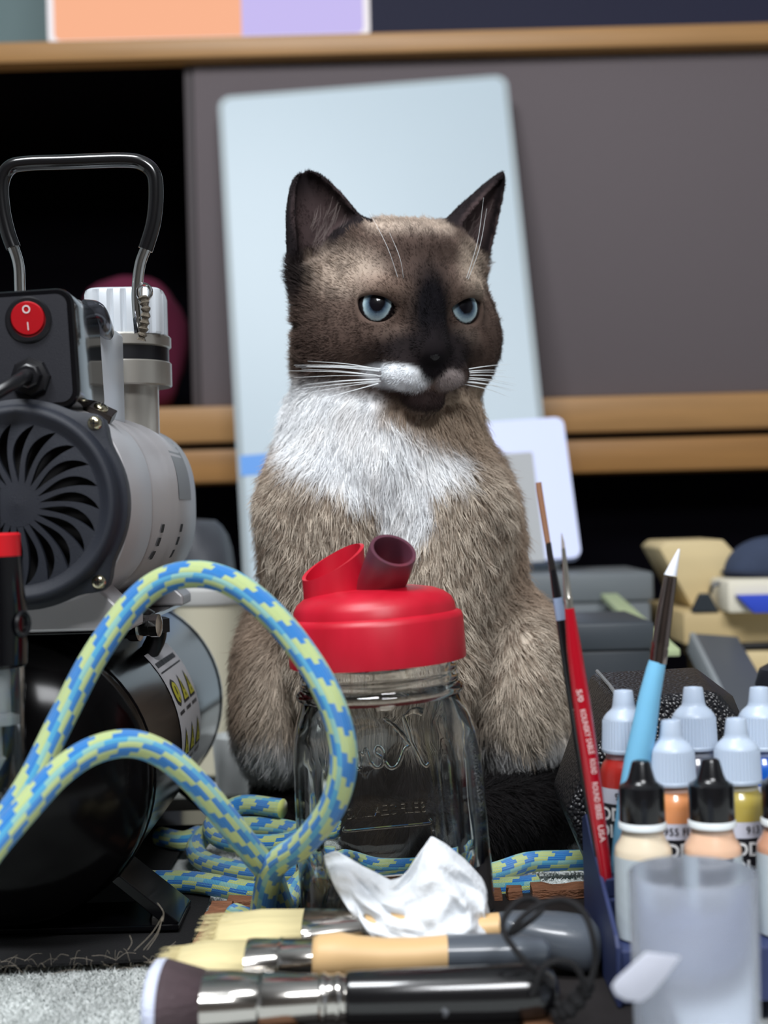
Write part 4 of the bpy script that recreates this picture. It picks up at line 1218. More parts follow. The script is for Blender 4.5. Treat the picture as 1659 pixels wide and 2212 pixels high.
stroke([(kx+0.025, zb_+0.004), (kx+0.030, zb_+0.008), (kx+0.0285, zb_+0.0112), (kx+0.0255, zb_+0.008), (kx+0.0265, zb_+0.0015), (kx+0.030, zb_+0.0003), (kx+0.0335, zb_+0.004)])
for o_ in (0.0335, 0.0435):
    stroke([(kx+o_, zb_+0.004), (kx+o_+0.0025, zb_+0.011), (kx+o_+0.004, zb_+0.0085), (kx+o_+0.0068, zb_+0.009), (kx+o_+0.0062, zb_+0.002), (kx+o_+0.008, zb_+0.0003), (kx+o_+0.010, zb_+0.003)])
v_, f_ = text_verts('SELF SEALING', 0.0080, 0.0, 0.06)
mb.add([jback(x, z+0.0485, 0.0004+y) for x, z, y in v_], f_)
stroke([(-0.026, 0.0425), (-0.0255, 0.040), (0.0, 0.0395), (0.0255, 0.040), (0.026, 0.0425)], 0.0009)
mb.build('raised_lettering', m_glass, jar)
# lid
m_lid, nt, b = new_mat('red_printed_lid')
b.inputs['Roughness'].default_value = 0.38; b.inputs['Specular IOR Level'].default_value = 0.45
tc = nd(nt, 'ShaderNodeTexCoord'); n1 = nd(nt, 'ShaderNodeTexNoise'); n1.inputs['Scale'].default_value = 55; n1.inputs['Detail'].default_value = 5
mp = nd(nt, 'ShaderNodeMapping'); mp.inputs['Scale'].default_value = (1, 1, 0.35)
nt.links.new(tc.outputs['Object'], mp.inputs[0]); nt.links.new(mp.outputs[0], n1.inputs['Vector'])
rp = nd(nt, 'ShaderNodeValToRGB'); nt.links.new(n1.outputs['Fac'], rp.inputs[0])
rp.color_ramp.elements[0].position = 0.30; rp.color_ramp.elements[0].color = S(172, 13, 34)
rp.color_ramp.elements[1].position = 0.70; rp.color_ramp.elements[1].color = S(192, 22, 46)
nt.links.new(rp.outputs[0], b.inputs['Base Color'])
wv = nd(nt, 'ShaderNodeTexWave', bands_direction='Z'); wv.inputs['Scale'].default_value = 900; nt.links.new(tc.outputs['Object'], wv.inputs[0])
bp = nd(nt, 'ShaderNodeBump'); bp.inputs['Strength'].default_value = 0.12; bp.inputs['Distance'].default_value = 0.0003
nt.links.new(wv.outputs['Fac'], bp.inputs['Height']); nt.links.new(bp.outputs[0], b.inputs['Normal'])
lid = MB().lathe([(0.0415, 0.1318), (0.0437, 0.1320), (0.0439, 0.1335), (0.0437, 0.1520), (0.0428, 0.1545), (0.0412, 0.1552), (0.0405, 0.1556), (0.0400, 0.1590), (0.0385, 0.1620), (0.0350, 0.1648), (0.030, 0.1668), (0.022, 0.1682), (0.0003, 0.1686)], 96, JM).build('lid', m_lid, jar, angle=50)
# stained spout
m_sp, nt, b = new_mat('stained_spout')
b.inputs['Roughness'].default_value = 0.42
tc = nd(nt, 'ShaderNodeTexCoord'); sp = nd(nt, 'ShaderNodeSeparateXYZ'); nt.links.new(tc.outputs['Generated'], sp.inputs[0])
n1 = nd(nt, 'ShaderNodeTexNoise'); n1.inputs['Scale'].default_value = 4.0; n1.inputs['Detail'].default_value = 6; nt.links.new(tc.outputs['Generated'], n1.inputs['Vector'])
ad = nd(nt, 'ShaderNodeMath', operation='MULTIPLY_ADD'); ad.inputs[1].default_value = 0.25; nt.links.new(n1.outputs['Fac'], ad.inputs[0]); nt.links.new(sp.outputs[2], ad.inputs[2])
rp = nd(nt, 'ShaderNodeValToRGB'); nt.links.new(ad.outputs[0], rp.inputs[0])
e = rp.color_ramp.elements; e[0].position = 0.30; e[0].color = S(132, 22, 38); e[1].position = 0.86; e[1].color = S(84, 44, 58)
k = e.new(0.62); k.color = S(120, 30, 44)
nt.links.new(rp.outputs[0], b.inputs['Base Color'])
sb = JM @ Vector((0.0025, -0.004, 0.1665))
ax_ = (CR*0.26 + CU*0.76 - CF*0.60).normalized()
MSp = frame_at(sb, CR, ax_)
MB().lathe([(0.0122, -0.006), (0.0118, 0.004), (0.0117, 0.0265), (0.0114, 0.0275), (0.0098, 0.0275), (0.0095, 0.0268), (0.0094, 0.001), (0.0002, 0.0008)], 48, MSp, cap1=False).build('spout', m_sp, lid, angle=60)
# open hood left of the spout
mb = MB(); hb = JM @ Vector((-0.0185, 0.004, 0.1640)); R = []
for r_, hz in ((0.0160, 0.0), (0.0160, 1.0), (0.0142, 1.0), (0.0142, 0.1)):
    ring = []
    for j in range(48):
        a = 2*PI*j/48
        h_ = 0.0185 + 0.0080*math.cos(a - math.radians(30))
        ring.append((r_*math.cos(a), r_*math.sin(a), h_*hz))
    R.append(ring)
mb.rings(R, True, True, Matrix.Translation(hb) @ Matrix.Rotation(math.radians(-3), 4, 'Y'))
mb.build('air_hood', m_lid, lid, angle=50)

# ------------------------------------------------------------------ crumpled tissue in front of the jar
m_tis = mat('paper_tissue', S(222, 226, 230), 0.9, spec=0.1, bump=0.35, bscale=420, sss=0.0)
topl = [(0.0, 1848), (0.06, 1838), (0.2, 1872), (0.38, 1902), (0.46, 1896), (0.52, 1880), (0.60, 1842), (0.675, 1806), (0.75, 1822), (0.85, 1856), (0.94, 1900), (1.0, 1990)]
def lerp_tab(t, tab):
    for (a, va), (b, vb) in zip(tab, tab[1:]):
        if t <= b: return va + (vb-va)*(t-a)/(b-a)
    return tab[-1][1]
nu, nv = 70, 46
def crease(u, v):
    f = 0
    f += 0.0060*abs(((u*3.1 + v*1.2) % 1.0) - 0.5)
    f += 0.0045*abs(((u*2.0 - v*2.3 + 0.3) % 1.0) - 0.5)
    f += 0.0018*abs(((u*6.3 - v*4.1 + 0.15*math.sin(v*9)) % 1.0) - 0.5) + 0.0012*abs(((u*9.1 + v*5.7) % 1.0) - 0.5)
    f += 0.0022*math.sin(u*23 + 3*math.sin(v*6)) * (0.4+0.6*v) + 0.0016*math.sin(v*19 + u*9)
    return f
vs = []
for i in range(nu+1):
    u = i/nu; yt = lerp_tab(u, topl)
    xl = 700 + u*(1062-700)
    for j in range(nv+1):
        v = j/nv
        py = yt + (2040 - yt)*v
        px = xl + (12*math.sin(v*5 + u*7) if 0.05 < u < 0.95 else 0) + (1-u)*112*v**1.5 - u*6*v
        Y = 0.634 - 0.030*v - 0.010*math.sin(PI*u) + crease(u, v)
        vs.append(tuple(W(px, py, Y)))
fs = [(i*(nv+1)+j, i*(nv+1)+j+1, (i+1)*(nv+1)+j+1, (i+1)*(nv+1)+j) for i in range(nu) for j in range(nv)]
o = MB().add(vs, fs).build('paper_tissue', m_tis, angle=180, solid=0.0004)
tag(o, 'crumpled white paper tissue propped against the foot of the jar', 'tissue')

mt = empty('felt_mat', (-0.21, 0.86, 0.0), 'thin black felt mat under the compressor', 'mat')
mb = MB(); R = []
for z in (0.0008, 0.0022):
    R.append([(-0.33, 0.664, z), (-0.25, 0.668, z), (-0.17, 0.667, z), (-0.104, 0.672, z), (-0.101, 0.72, z), (-0.104, 0.795, z), (-0.136, 0.805, z), (-0.136, 0.935, z), (-0.098, 0.945, z), (-0.098, 1.05, z), (-0.33, 1.05, z)])
mb.rings(R).build('felt', mat('black_felt', S(16, 16, 18), 0.95, bump=0.6, bscale=900), mt, smooth=False)
mb = MB()
for i in range(110):
    x = random.uniform(-0.30, -0.105); y = random.uniform(0.655, 0.675); a = random.uniform(0, 2*PI); L = random.uniform(0.004, 0.014)
    A = Vector((x, y, 0.0026)); B = A + Vector((math.cos(a)*L, math.sin(a)*L - 0.003, random.uniform(0, 0.005))); m_ = (A+B)/2 + Vector((0, 0, random.uniform(0.0005, 0.003)))
    mb.tube(spline([A, m_, B], 3), 0.00005, 3, cap=False)
for (x0, y0, x1, y1) in ((352, 1982, 310, 2052), (350, 1984, 318, 2052), (352, 1978, 290, 2054), (340, 1950, 352, 1990), (280, 2020, 276, 2052)):
    A = W(x0, y0, 0.66); B = W(x1, y1, 0.658)
    mb.tube(spline([A, (A+B)/2 + CR*0.0015, B], 5), 0.00009, 4, cap=False)
o = mb.build('stray_hairs', mat('pale_cat_hair', S(190, 178, 160), 0.6), mt); o['kind'] = 'stuff'
# ------------------------------------------------------------------ low tray with brown wooden rim blocks under jar and brushes
tray = empty('wooden_tray', (0.08, 0.62, 0.0), 'low dark tray with rough brown wooden rim under the jar and brushes', 'tray')
m_trb = mat('tray_dark_board', S(26, 22, 22), 0.7, noise=0.3, nscale=60)
m_rim_w = mat('rough_brown_wood', S(128, 84, 58), 0.75, noise=0.45, nscale=240, bump=0.8, bscale=500, aniso=(0.5, 1, 1.6))
TX0, TX1, TY0, TY1 = -0.097, 0.110, 0.527, 0.752
MB().box((TX0, TY0, 0.0006), (TX1, TY1, 0.0068)).build('base', m_trb, tray, smooth=False, bevel=0.0008)
def rimblock(x0, y0, x1, y1, z1, jag=0.0008):
    n = 6; mb = MB()
    lo = Vector((x0, y0, 0.0068)); hi = Vector((x1, y1, z1))
    R = []
    along_x = (x1-x0) > (y1-y0)
    for i in range(n+1):
        t = i/n; j_ = lambda: random.uniform(-jag, jag)
        if along_x:
            x = x0+(x1-x0)*t; R.append([(x, y0+j_(), 0.0068), (x, y1+j_(), 0.0068), (x, y1+j_(), z1+j_()), (x, y0+j_(), z1+j_())])
        else:
            y = y0+(y1-y0)*t; R.append([(x0+j_(), y, 0.0068), (x1+j_(), y, 0.0068), (x1+j_(), y, z1+j_()), (x0+j_(), y, z1+j_())])
    mb.rings(R).build('rim_block', m_rim_w, tray, smooth=False, bevel=0.0004)
yb0, yb1 = 0.738, 0.750
def px2x(px, Y): return (px-829.5)/F*Y
for a, b_ in ((470, 578), (702, 744), (760, 905), (930, 1062), (1074, 1104), (1126, 1272)):
    rimblock(px2x(a, 0.744), yb0, px2x(b_, 0.744), yb1, 0.0125 if a > 1050 else 0.0105)
for a, b_ in ((0.708, 0.732), (0.662, 0.696), (0.622, 0.650), (0.55, 0.612)):
    rimblock(TX0+0.0005, a, TX0+0.012, b_, 0.0125)
m_bar = mat('rest_bar_wood', S(110, 76, 52), 0.7, noise=0.3, nscale=80)
for x in (-0.045, 0.055):
    MB().box((x-0.006, 0.530, 0.0068), (x+0.006, 0.634, 0.0148)).build('rest_bar', m_bar, tray, smooth=False, bevel=0.001)

# ------------------------------------------------------------------ three big brushes lying on the tray
m_bris = mat('cream_bristle', S(212, 198, 150), 0.7, noise=0.28, nscale=150, aniso=(0.06, 1, 1), bump=0.6, bscale=700)
m_ferr = mat('brush_ferrule', S(200, 196, 190), 0.16, 1.0, rnoise=0.08, nscale=40)
m_beech = mat('pale_beech', S(212, 176, 126), 0.5, noise=0.10, nscale=26, aniso=(0.25, 1.5, 1.5))
m_dip = mat('grey_dipped_paint', S(80, 86, 94), 0.30, coat=0.3, noise=0.12, nscale=30)
def flat_rings(tab, kx, seg=28, e=2.3):
    """tab rows: (px, py, Y, half thickness in px); kx = depth / thickness ratio (number or per-row list)"""
    R = []
    for i, row in enumerate(tab):
        px, py, Y, h = row[:4]; k = row[4] if len(row) > 4 else kx
        c = W(px, py, Y); hz = h*Y/F
        ring = []
        for j in range(seg):
            a = 2*PI*j/seg; ca, sa = math.cos(a), math.sin(a); q = (abs(ca)**e + abs(sa)**e)**(-1/e)
            ring.append(c + CF*(hz*k*q*ca) + CU*(hz*q*sa))
        R.append(ring)
    return R
def bristles(tab, kx, m, parent, n=420, fray=14, name='bristles'):
    """core of the tuft plus loose hairs"""
    o = MB().rings(flat_rings(tab, kx)).build(name, m, parent, angle=180)
    return o
def tuft(a0, a1, n, m, parent, hw0, hw1, d0, d1, lvar, name='loose_bristles', r=0.00022):
    """loose hairs from the ferrule end a1 to the tip a0 ((px,py,Y) each)"""
    mb = MB()
    for i in range(n):
        u = random.uniform(-1, 1); v = random.uniform(-1, 1)
        if u*u + v*v > 1: continue
        A = W(a1[0], a1[1] + u*hw1, a1[2]) + CF*(v*d1)
        B = W(a0[0] + random.uniform(-lvar, lvar*0.6), a0[1] + u*hw0 + random.uniform(-3, 3), a0[2]) + CF*(v*d0)
        m_ = (A+B)/2 + CU*random.uniform(-0.0006, 0.0006)
        mb.tube([A, m_, B], lambda t: r*(1-0.6*t), 4, cap=False)
    o = mb.build(name, m, parent); o['kind'] = 'stuff'
    return o
bA = empty('paint_brush', W(860, 2010, 0.622), 'wide cream bristle brush with beech handle lying farthest back on the tray', 'brush', 'flat brushes on the tray')
bristles([(468, 2026, .622, 34), (480, 2023, .622, 40), (560, 2017, .622, 43), (660, 2010, .622, 38)], 2.3, m_bris, bA)
tuft((452, 2028, .622), (640, 2011, .622), 520, m_bris, bA, 46, 38, 0.020, 0.019, 26)
MB().rings(flat_rings([(655, 2010, .622, 38, 2.3), (657, 2010, .622, 40, 2.2), (676, 2009, .622, 39, 2.1), (720, 2007, .622, 37, 1.9), (790, 2004, .622, 36, 1.5), (797, 2004, .622, 34, 1.5)], 1)).build('ferrule', m_ferr, bA)
MB().rings(flat_rings([(788, 2004, .622, 37, 1.3), (800, 2004, .622, 44, 1.3), (850, 2003, .622, 46, 1.3), (890, 2003, .622, 40, 1.3), (940, 2004, .622, 28, 1.5), (1000, 2002, .622, 22, 1.6), (1080, 1998, .622, 24, 1.6)], 1)).build('handle', m_beech, bA, angle=80)
MB().rings(flat_rings([(1078, 1998, .622, 24.5, 1.6), (1110, 2002, .622, 32, 1.5), (1160, 2016, .622, 46, 1.3), (1210, 2030, .622, 58, 1.15), (1250, 2037, .622, 60, 1.1), (1280, 2040, .622, 54, 1.1), (1297, 2041, .622, 34, 1.1), (1302, 2041, .622, 6, 1.1)], 1)).build('handle_end', m_dip, bA, angle=80)['label'] = 'dark grey dipped handle end'
bB = empty('paint_brush', W(820, 2068, 0.583), 'cream bristle brush with bright ferrule lying in the middle of the three', 'brush', 'flat brushes on the tray')
bristles([(380, 2098, .583, 36), (395, 2092, .583, 42), (450, 2084, .583, 44), (540, 2076, .583, 38)], 2.0, m_bris, bB)
tuft((362, 2100, .583), (520, 2077, .583), 480, m_bris, bB, 46, 38, 0.017, 0.016, 26)
MB().rings(flat_rings([(530, 2075, .583, 36, 2.0), (533, 2075, .583, 41, 1.9), (548, 2074, .583, 42, 1.8), (600, 2072, .583, 40, 1.7), (606, 2072, .583, 42, 1.7), (612, 2071, .583, 40, 1.6), (680, 2068, .583, 38, 1.3)], 1)).build('ferrule', m_ferr, bB)
MB().rings(flat_rings([(676, 2068, .583, 40, 1.25), (690, 2066, .583, 45, 1.2), (735, 2063, .583, 46, 1.2), (770, 2064, .583, 40, 1.2), (830, 2066, .583, 37, 1.3), (900, 2064, .583, 36, 1.3), (968, 2058, .583, 36, 1.3)], 1)).build('handle', m_beech, bB, angle=80)
MB().rings(flat_rings([(966, 2058, .583, 36.5, 1.3), (1040, 2056, .583, 36, 1.3), (1120, 2054, .583, 35, 1.3), (1170, 2054, .583, 30, 1.3), (1188, 2054, .583, 14, 1.3), (1191, 2054, .583, 3, 1.3)], 1)).build('handle_end', m_dip, bB, angle=80)['label'] = 'dark grey dipped handle end'
bC = empty('paint_brush', W(800, 2155, 0.548), 'black handled brush with dark white-tipped bristles and cord lying nearest', 'brush', 'flat brushes on the tray')
m_db = mat('dark_brown_bristle', S(70, 56, 60), 0.75, noise=0.3, nscale=160, aniso=(0.06, 1, 1), bump=0.5, bscale=700)
m_wt = mat('white_bristle_tip', S(206, 212, 234), 0.7, noise=0.08, nscale=160, aniso=(0.06, 1, 1), bump=0.4, bscale=700)
bristles([(352, 2160, .548, 78), (370, 2160, .548, 74), (445, 2160, .548, 56)], 1.6, m_db, bC)
bristles([(318, 2160, .548, 40), (322, 2160, .548, 66), (330, 2160, .548, 76), (353, 2160, .548, 78.5)], 1.6, m_wt, bC, name='bristle_tips')
tuft((336, 2160, .548), (440, 2160, .548), 420, m_db, bC, 80, 56, 0.023, 0.016, 12)
MB().rings(flat_rings([(438, 2160, .548, 54, 1.6), (441, 2160, .548, 58, 1.6), (500, 2159, .548, 57, 1.5), (560, 2158, .548, 54, 1.4), (566, 2158, .548, 57, 1.4), (572, 2158, .548, 54, 1.4), (640, 2157, .548, 50, 1.2), (690, 2156, .548, 48, 1.1), (695, 2156, .548, 52, 1.1), (702, 2156, .548, 52, 1.1), (707, 2156, .548, 48, 1.1), (722, 2156, .548, 48, 1.1), (726, 2156, .548, 51, 1.1), (733, 2156, .548, 51, 1.1), (738, 2156, .548, 47, 1.1), (752, 2155, .548, 46, 1.1)], 1)).build('ferrule', m_ferr, bC)
m_bh, nt, b = new_mat('worn_black_handle')
b.inputs['Roughness'].default_value = 0.22; b.inputs['Coat Weight'].default_value = 0.4
tc = nd(nt, 'ShaderNodeTexCoord'); n1 = nd(nt, 'ShaderNodeTexNoise'); n1.inputs['Scale'].default_value = 42; n1.inputs['Detail'].default_value = 3; nt.links.new(tc.outputs['Object'], n1.inputs['Vector'])
rp = nd(nt, 'ShaderNodeValToRGB'); nt.links.new(n1.outputs['Fac'], rp.inputs[0]); e = rp.color_ramp.elements
e[0].position = 0.665; e[0].color = S(14, 14, 16); e[1].position = 0.695; e[1].color = S(150, 152, 160)
nt.links.new(rp.outputs[0], b.inputs['Base Color'])
MB().rings(flat_rings([(746, 2155, .548, 40), (748, 2155, .548, 54), (756, 2155, .548, 56), (900, 2151, .548, 58), (1050, 2147, .548, 60), (1130, 2144, .548, 60), (1170, 2142, .548, 55), (1195, 2141, .548, 42), (1205, 2141, .548, 24), (1208, 2141, .548, 4)], 1.0, 36, 2.0)).build('handle', m_bh, bC, angle=80)
m_cord = mat('black_cord', S(16, 15, 18), 0.75, bump=0.5, bscale=2500)
cp = [(1180, 2118, .538), (1130, 2072, .535), (1092, 2020, .54), (1088, 1985, .55), (1118, 1948, .56), (1152, 1942, .565), (1172, 1960, .56), (1150, 1985, .55), (1105, 2016, .54), (1120, 1990, .538), (1160, 1958, .54),
      (1215, 1944, .545), (1258, 1968, .54), (1280, 2020, .535), (1286, 2080, .535), (1268, 2135, .535), (1240, 2165, .538), (1205, 2172, .54), (1195, 2130, .545)]
MB().tube(spline([W(*p) for p in cp], 8), 0.00125, 10).build('hanging_cord', m_cord, bC)
kn = [(1192, 2195, .538), (1225, 2182, .538), (1262, 2140, .538), (1276, 2120, .538)]
MB().tube(spline([W(*p) for p in kn], 8), lambda t: 0.0036*(0.55 + 0.45*math.sin(PI*t)) + 0.0006*math.sin(t*40), 12).build('cord_knot', m_cord, bC)
cp = [(1150, 2150, .534), (1176, 2088, .532), (1222, 2076, .532), (1252, 2102, .533), (1266, 2150, .535)]
MB().tube(spline([W(*p) for p in cp], 8), 0.0012, 10).build('cord_tail', m_cord, bC)

# ------------------------------------------------------------------ navy bottle rack in steps
rack = empty('bottle_rack', (0.15, 0.62, 0.0068), 'dark navy stepped rack holding the paint bottles and thin brushes', 'rack')
m_rk = mat('navy_rack', S(40, 50, 88), 0.5, noise=0.12, nscale=60)
RX0, RX1 = 0.0935, 0.235
ZF, ZM, ZR = 0.0300, 0.0415, 0.0520
MB().box((RX0, 0.578, 0.0070), (RX1, 0.6125, ZF)).build('step', m_rk, rack, smooth=False, bevel=0.001)
MB().box((RX0, 0.6127, 0.0070), (RX1, 0.6385, ZM)).build('step', m_rk, rack, smooth=False, bevel=0.001)
MB().box((RX0, 0.6387, 0.0070), (RX1, 0.668, ZR)).build('step', m_rk, rack, smooth=False, bevel=0.001)
for x in (RX0-0.0022, RX1+0.0002):
    mb = MB(); y0, y1 = 0.575, 0.668
    mb.prism([(y0, 0.007), (y1, 0.007), (y1, 0.066), (y1-0.012, 0.070), (0.640, 0.060), (y0+0.004, 0.036), (y0, 0.032)], 0.0020,
             Matrix(((0, 0, 1, x), (1, 0, 0, 0), (0, 1, 0, 0), (0, 0, 0, 1))))
    mb.build('side_panel', m_rk, rack, smooth=False, bevel=0.0006)
for x in (0.125, 0.222): MB().box((x, 0.585, 0.0006), (x+0.010, 0.660, 0.0069)).build('foot', m_rk, rack, smooth=False)
MB().box((RX0+0.0002, 0.6150, ZM), (0.1045, 0.6380, 0.0500)).build('brush_block', m_rk, rack, smooth=False, bevel=0.0008)

# ------------------------------------------------------------------ paint bottles
m_capw = mat('white_cap', S(182, 196, 214), 0.36, sss=0.1)
m_capb = mat('black_cap', S(15, 15, 18), 0.24, coat=0.2)
m_ring = mat('white_collar', S(228, 234, 236), 0.35)
m_lw = mat('label_white', S(206, 208, 222), 0.5); m_lk = mat('label_black', S(24, 24, 32), 0.5); m_ln = mat('label_navy', S(20, 24, 44), 0.5)
m_lg = mat('label_grey_side', S(186, 196, 202), 0.55, noise=0.06, nscale=300)
def paint_mat(name, c):
    return mat(name, c, 0.28, coat=0.7, sss=0.05)
def band(mb, r, z0, z1, a0, a1, n=18):
    vs = []
    for i in range(n+1):
        a = a0 + (a1-a0)*i/n
        vs += [(r*math.sin(a), -r*math.cos(a), z0), (r*math.sin(a), -r*math.cos(a), z1)]
    return mb.add(vs, [(2*i, 2*i+2, 2*i+3, 2*i+1) for i in range(n)])
def wrap_text(mb, s, size, r, z, a=0.0, bold=0.0, stretch=1.0):
    v, f = text_verts(s, size, bold)
    vs = []
    for x, y, _ in v:
        q = a + x*stretch/r; vs.append((r*math.sin(q), -r*math.cos(q), z+y))
    return mb.add(vs, f)
def bottle(px, Y, z, style, c, label, num=None, big=(), turn=0.0, hgt=0.0, na=0.0):
    x = px2x(px, Y)
    root = empty('paint_bottle', (x, Y, z), label, 'bottle', 'paint bottles in the navy rack')
    Mx = Matrix.Translation((x, Y, z))
    R_ = 0.0118 if style == 'white' else 0.0122
    pm = paint_mat('paint_' + str(len(bpy.data.materials)), c)
    if style == 'white':
        zs = 0.0445 + hgt
        MB().lathe([(0.0100, 0.0), (R_-0.0006, 0.0006), (R_, 0.002), (R_, zs-0.006), (R_-0.0012, zs-0.0022), (0.0092, zs-0.0004), (0.0090, zs+0.0004)], 48, Mx).build('body', pm, root)
        tc_ = tuple(0.55*v + 0.45*q for v, q in zip(c, S(190, 196, 204)))
        MB().lathe([(0.0090, zs+0.0002), (0.0090, zs+0.0042)], 36, Mx).build('neck', mat('tinted_neck', tc_, 0.3), root)
        z0 = zs + 0.0030
        prof = [(0.0100, z0), (0.0106, z0+0.0004), (0.0107, z0+0.0016), (0.0105, z0+0.0020), (0.0104, z0+0.0024), (0.0099, z0+0.0150), (0.0097, z0+0.0156), (0.0094, z0+0.0164), (0.0080, z0+0.0182), (0.0062, z0+0.0198), (0.0055, z0+0.0208), (0.0052, z0+0.0225),
                (0.0045, z0+0.0282), (0.0042, z0+0.0288), (0.0028, z0+0.0289), (0.0026, z0+0.0282), (0.0002, z0+0.0281)]
        MB().lathe(prof, 84, Mx, flute=(4, 5)).build('cap', m_capw, root, angle=28)
        lb = band(MB(), R_+0.0002, 0.001, zs-0.0125, -2.6, 2.6, 40).build('label', m_lk, root); lb.matrix_basis = Mx; lb.parent = None
        bpy.context.view_layer.update()
        lb.parent = root; lb.matrix_parent_inverse = root.matrix_basis.inverted()
        pr = band(MB(), R_+0.00035, zs-0.0195, zs-0.0124, -2.6, 2.6, 40)
        def put(mb, name, m):
            o = mb.build(name, m, None, smooth=False)
            o.matrix_basis = Mx @ Matrix.Rotation(turn, 4, 'Z')
            o.parent = lb; o.matrix_parent_inverse = (root.matrix_basis @ Matrix.Identity(4)).inverted() if False else lb.matrix_world.inverted()
            return o
        bpy.context.view_layer.update()
        put(pr, 'number_strip', m_lw)
        tx = MB()
        if num: wrap_text(tx, num, 0.0046, R_+0.0006, zs-0.0160, na, 0.01)
        if tx.v: put(tx, 'number', m_lk)
        tx = MB()
        for i, s in enumerate(big): wrap_text(tx, s, 0.0082, R_+0.0006, zs-0.0245-0.0078*i, 0.0, 0.03)
        if tx.v: put(tx, 'lettering', m_print)
    else:
        zs = 0.0440
        MB().lathe([(0.0105, 0.0), (R_-0.0006, 0.0006), (R_, 0.002), (R_, zs-0.0075), (R_-0.0004, zs-0.0050), (R_-0.0026, zs-0.0016), (0.0092, zs), (0.0090, zs+0.0004)], 48, Mx).build('body', pm, root)
        tc_ = tuple(0.5*v + 0.5*q for v, q in zip(c, S(150, 140, 134)))
        MB().lathe([(0.0090, zs+0.0002), (0.0090, zs+0.0036)], 36, Mx).build('neck', mat('tinted_neck', tc_, 0.3), root)
        MB().lathe([(0.0094, zs+0.0026), (0.0102, zs+0.0030), (0.0102, zs+0.0052), (0.0096, zs+0.0060), (0.008, zs+0.0062)], 44, Mx).build('collar', m_ring, root)
        z0 = zs + 0.0056
        MB().lathe([(0.0096, z0), (0.0098, z0+0.0004), (0.0097, z0+0.0140), (0.0094, z0+0.0152), (0.0078, z0+0.0160), (0.0064, z0+0.0172), (0.0056, z0+0.0190), (0.0040, z0+0.0250), (0.0035, z0+0.0258), (0.0022, z0+0.0262), (0.0002, z0+0.0262)], 64, Mx).build('cap', m_capb, root, angle=40)
        lb = band(MB(), R_+0.0002, 0.001, zs-0.0085, -2.6, 2.6, 40).build('label', m_lg, root)
        lb.parent = None; lb.matrix_basis = Mx
        bpy.context.view_layer.update()
        lb.parent = root; lb.matrix_parent_inverse = root.matrix_basis.inverted()
        bpy.context.view_layer.update()
        def put(mb, name, m):
            o = mb.build(name, m, None, smooth=False); o.matrix_basis = Mx @ Matrix.Rotation(turn, 4, 'Z')
            o.parent = lb; o.matrix_parent_inverse = lb.matrix_world.inverted(); return o
        put(band(MB(), R_+0.0004, 0.001, zs-0.0085, -0.62, 0.62, 16), 'label_front', m_ln)
        tx = MB()
        wrap_text(tx, 'Vallejo', 0.0052, R_+0.0007, zs-0.0125, 0.0, 0.02)
        band(tx, R_+0.0007, zs-0.0172, zs-0.0164, -0.62, 0.62, 12)
        wrap_text(tx, 'MODEL', 0.0056, R_+0.0007, zs-0.0275, 0.0, 0.03)
        wrap_text(tx, 'COLOR', 0.0056, R_+0.0007, zs-0.0335, 0.0, 0.03)
        put(tx, 'lettering', m_print)
    return root
bottle(1336, 0.652, ZR, 'white', S(178, 44, 38), 'red paint bottle with white cap at the rear left of the rack', '956', ('MODEL', 'COLOR'), -0.72, na=0.40)
bottle(1487, 0.652, ZR, 'white', S(84, 84, 98), 'slate grey paint bottle with white cap in the middle of the rear row', None, ('MODEL', 'COLOR'), 0.0, 0.0006)
bottle(1630, 0.652, ZR, 'white', S(18, 84, 176), 'blue paint bottle with white cap at the rear right of the rack', None, ('MODEL', 'COLOR'), 0.2, -0.0002)
bottle(1437, 0.6260, ZM, 'white', S(214, 142, 92), 'orange paint bottle with white cap in the middle row', '955 FL', ('MODEL', 'COLOR'), -0.45, na=0.40)
bottle(1578, 0.6260, ZM, 'white', S(172, 154, 74), 'olive yellow paint bottle with white cap in the middle row', '913 YE', ('MODEL', 'COLOR'), 0.12, na=0.42)
bottle(1370, 0.5955, ZF, 'black', S(228, 212, 186), 'cream paint bottle with black cap, front left of the rack', turn=0.55)
bottle(1520, 0.5955, ZF, 'black', S(228, 186, 156), 'peach paint bottle with black cap in the middle of the front row', turn=-0.1)
bottle(1678, 0.5955, ZF, 'black', S(200, 150, 122), 'tan paint bottle with black cap at the front right of the rack', turn=0.12)

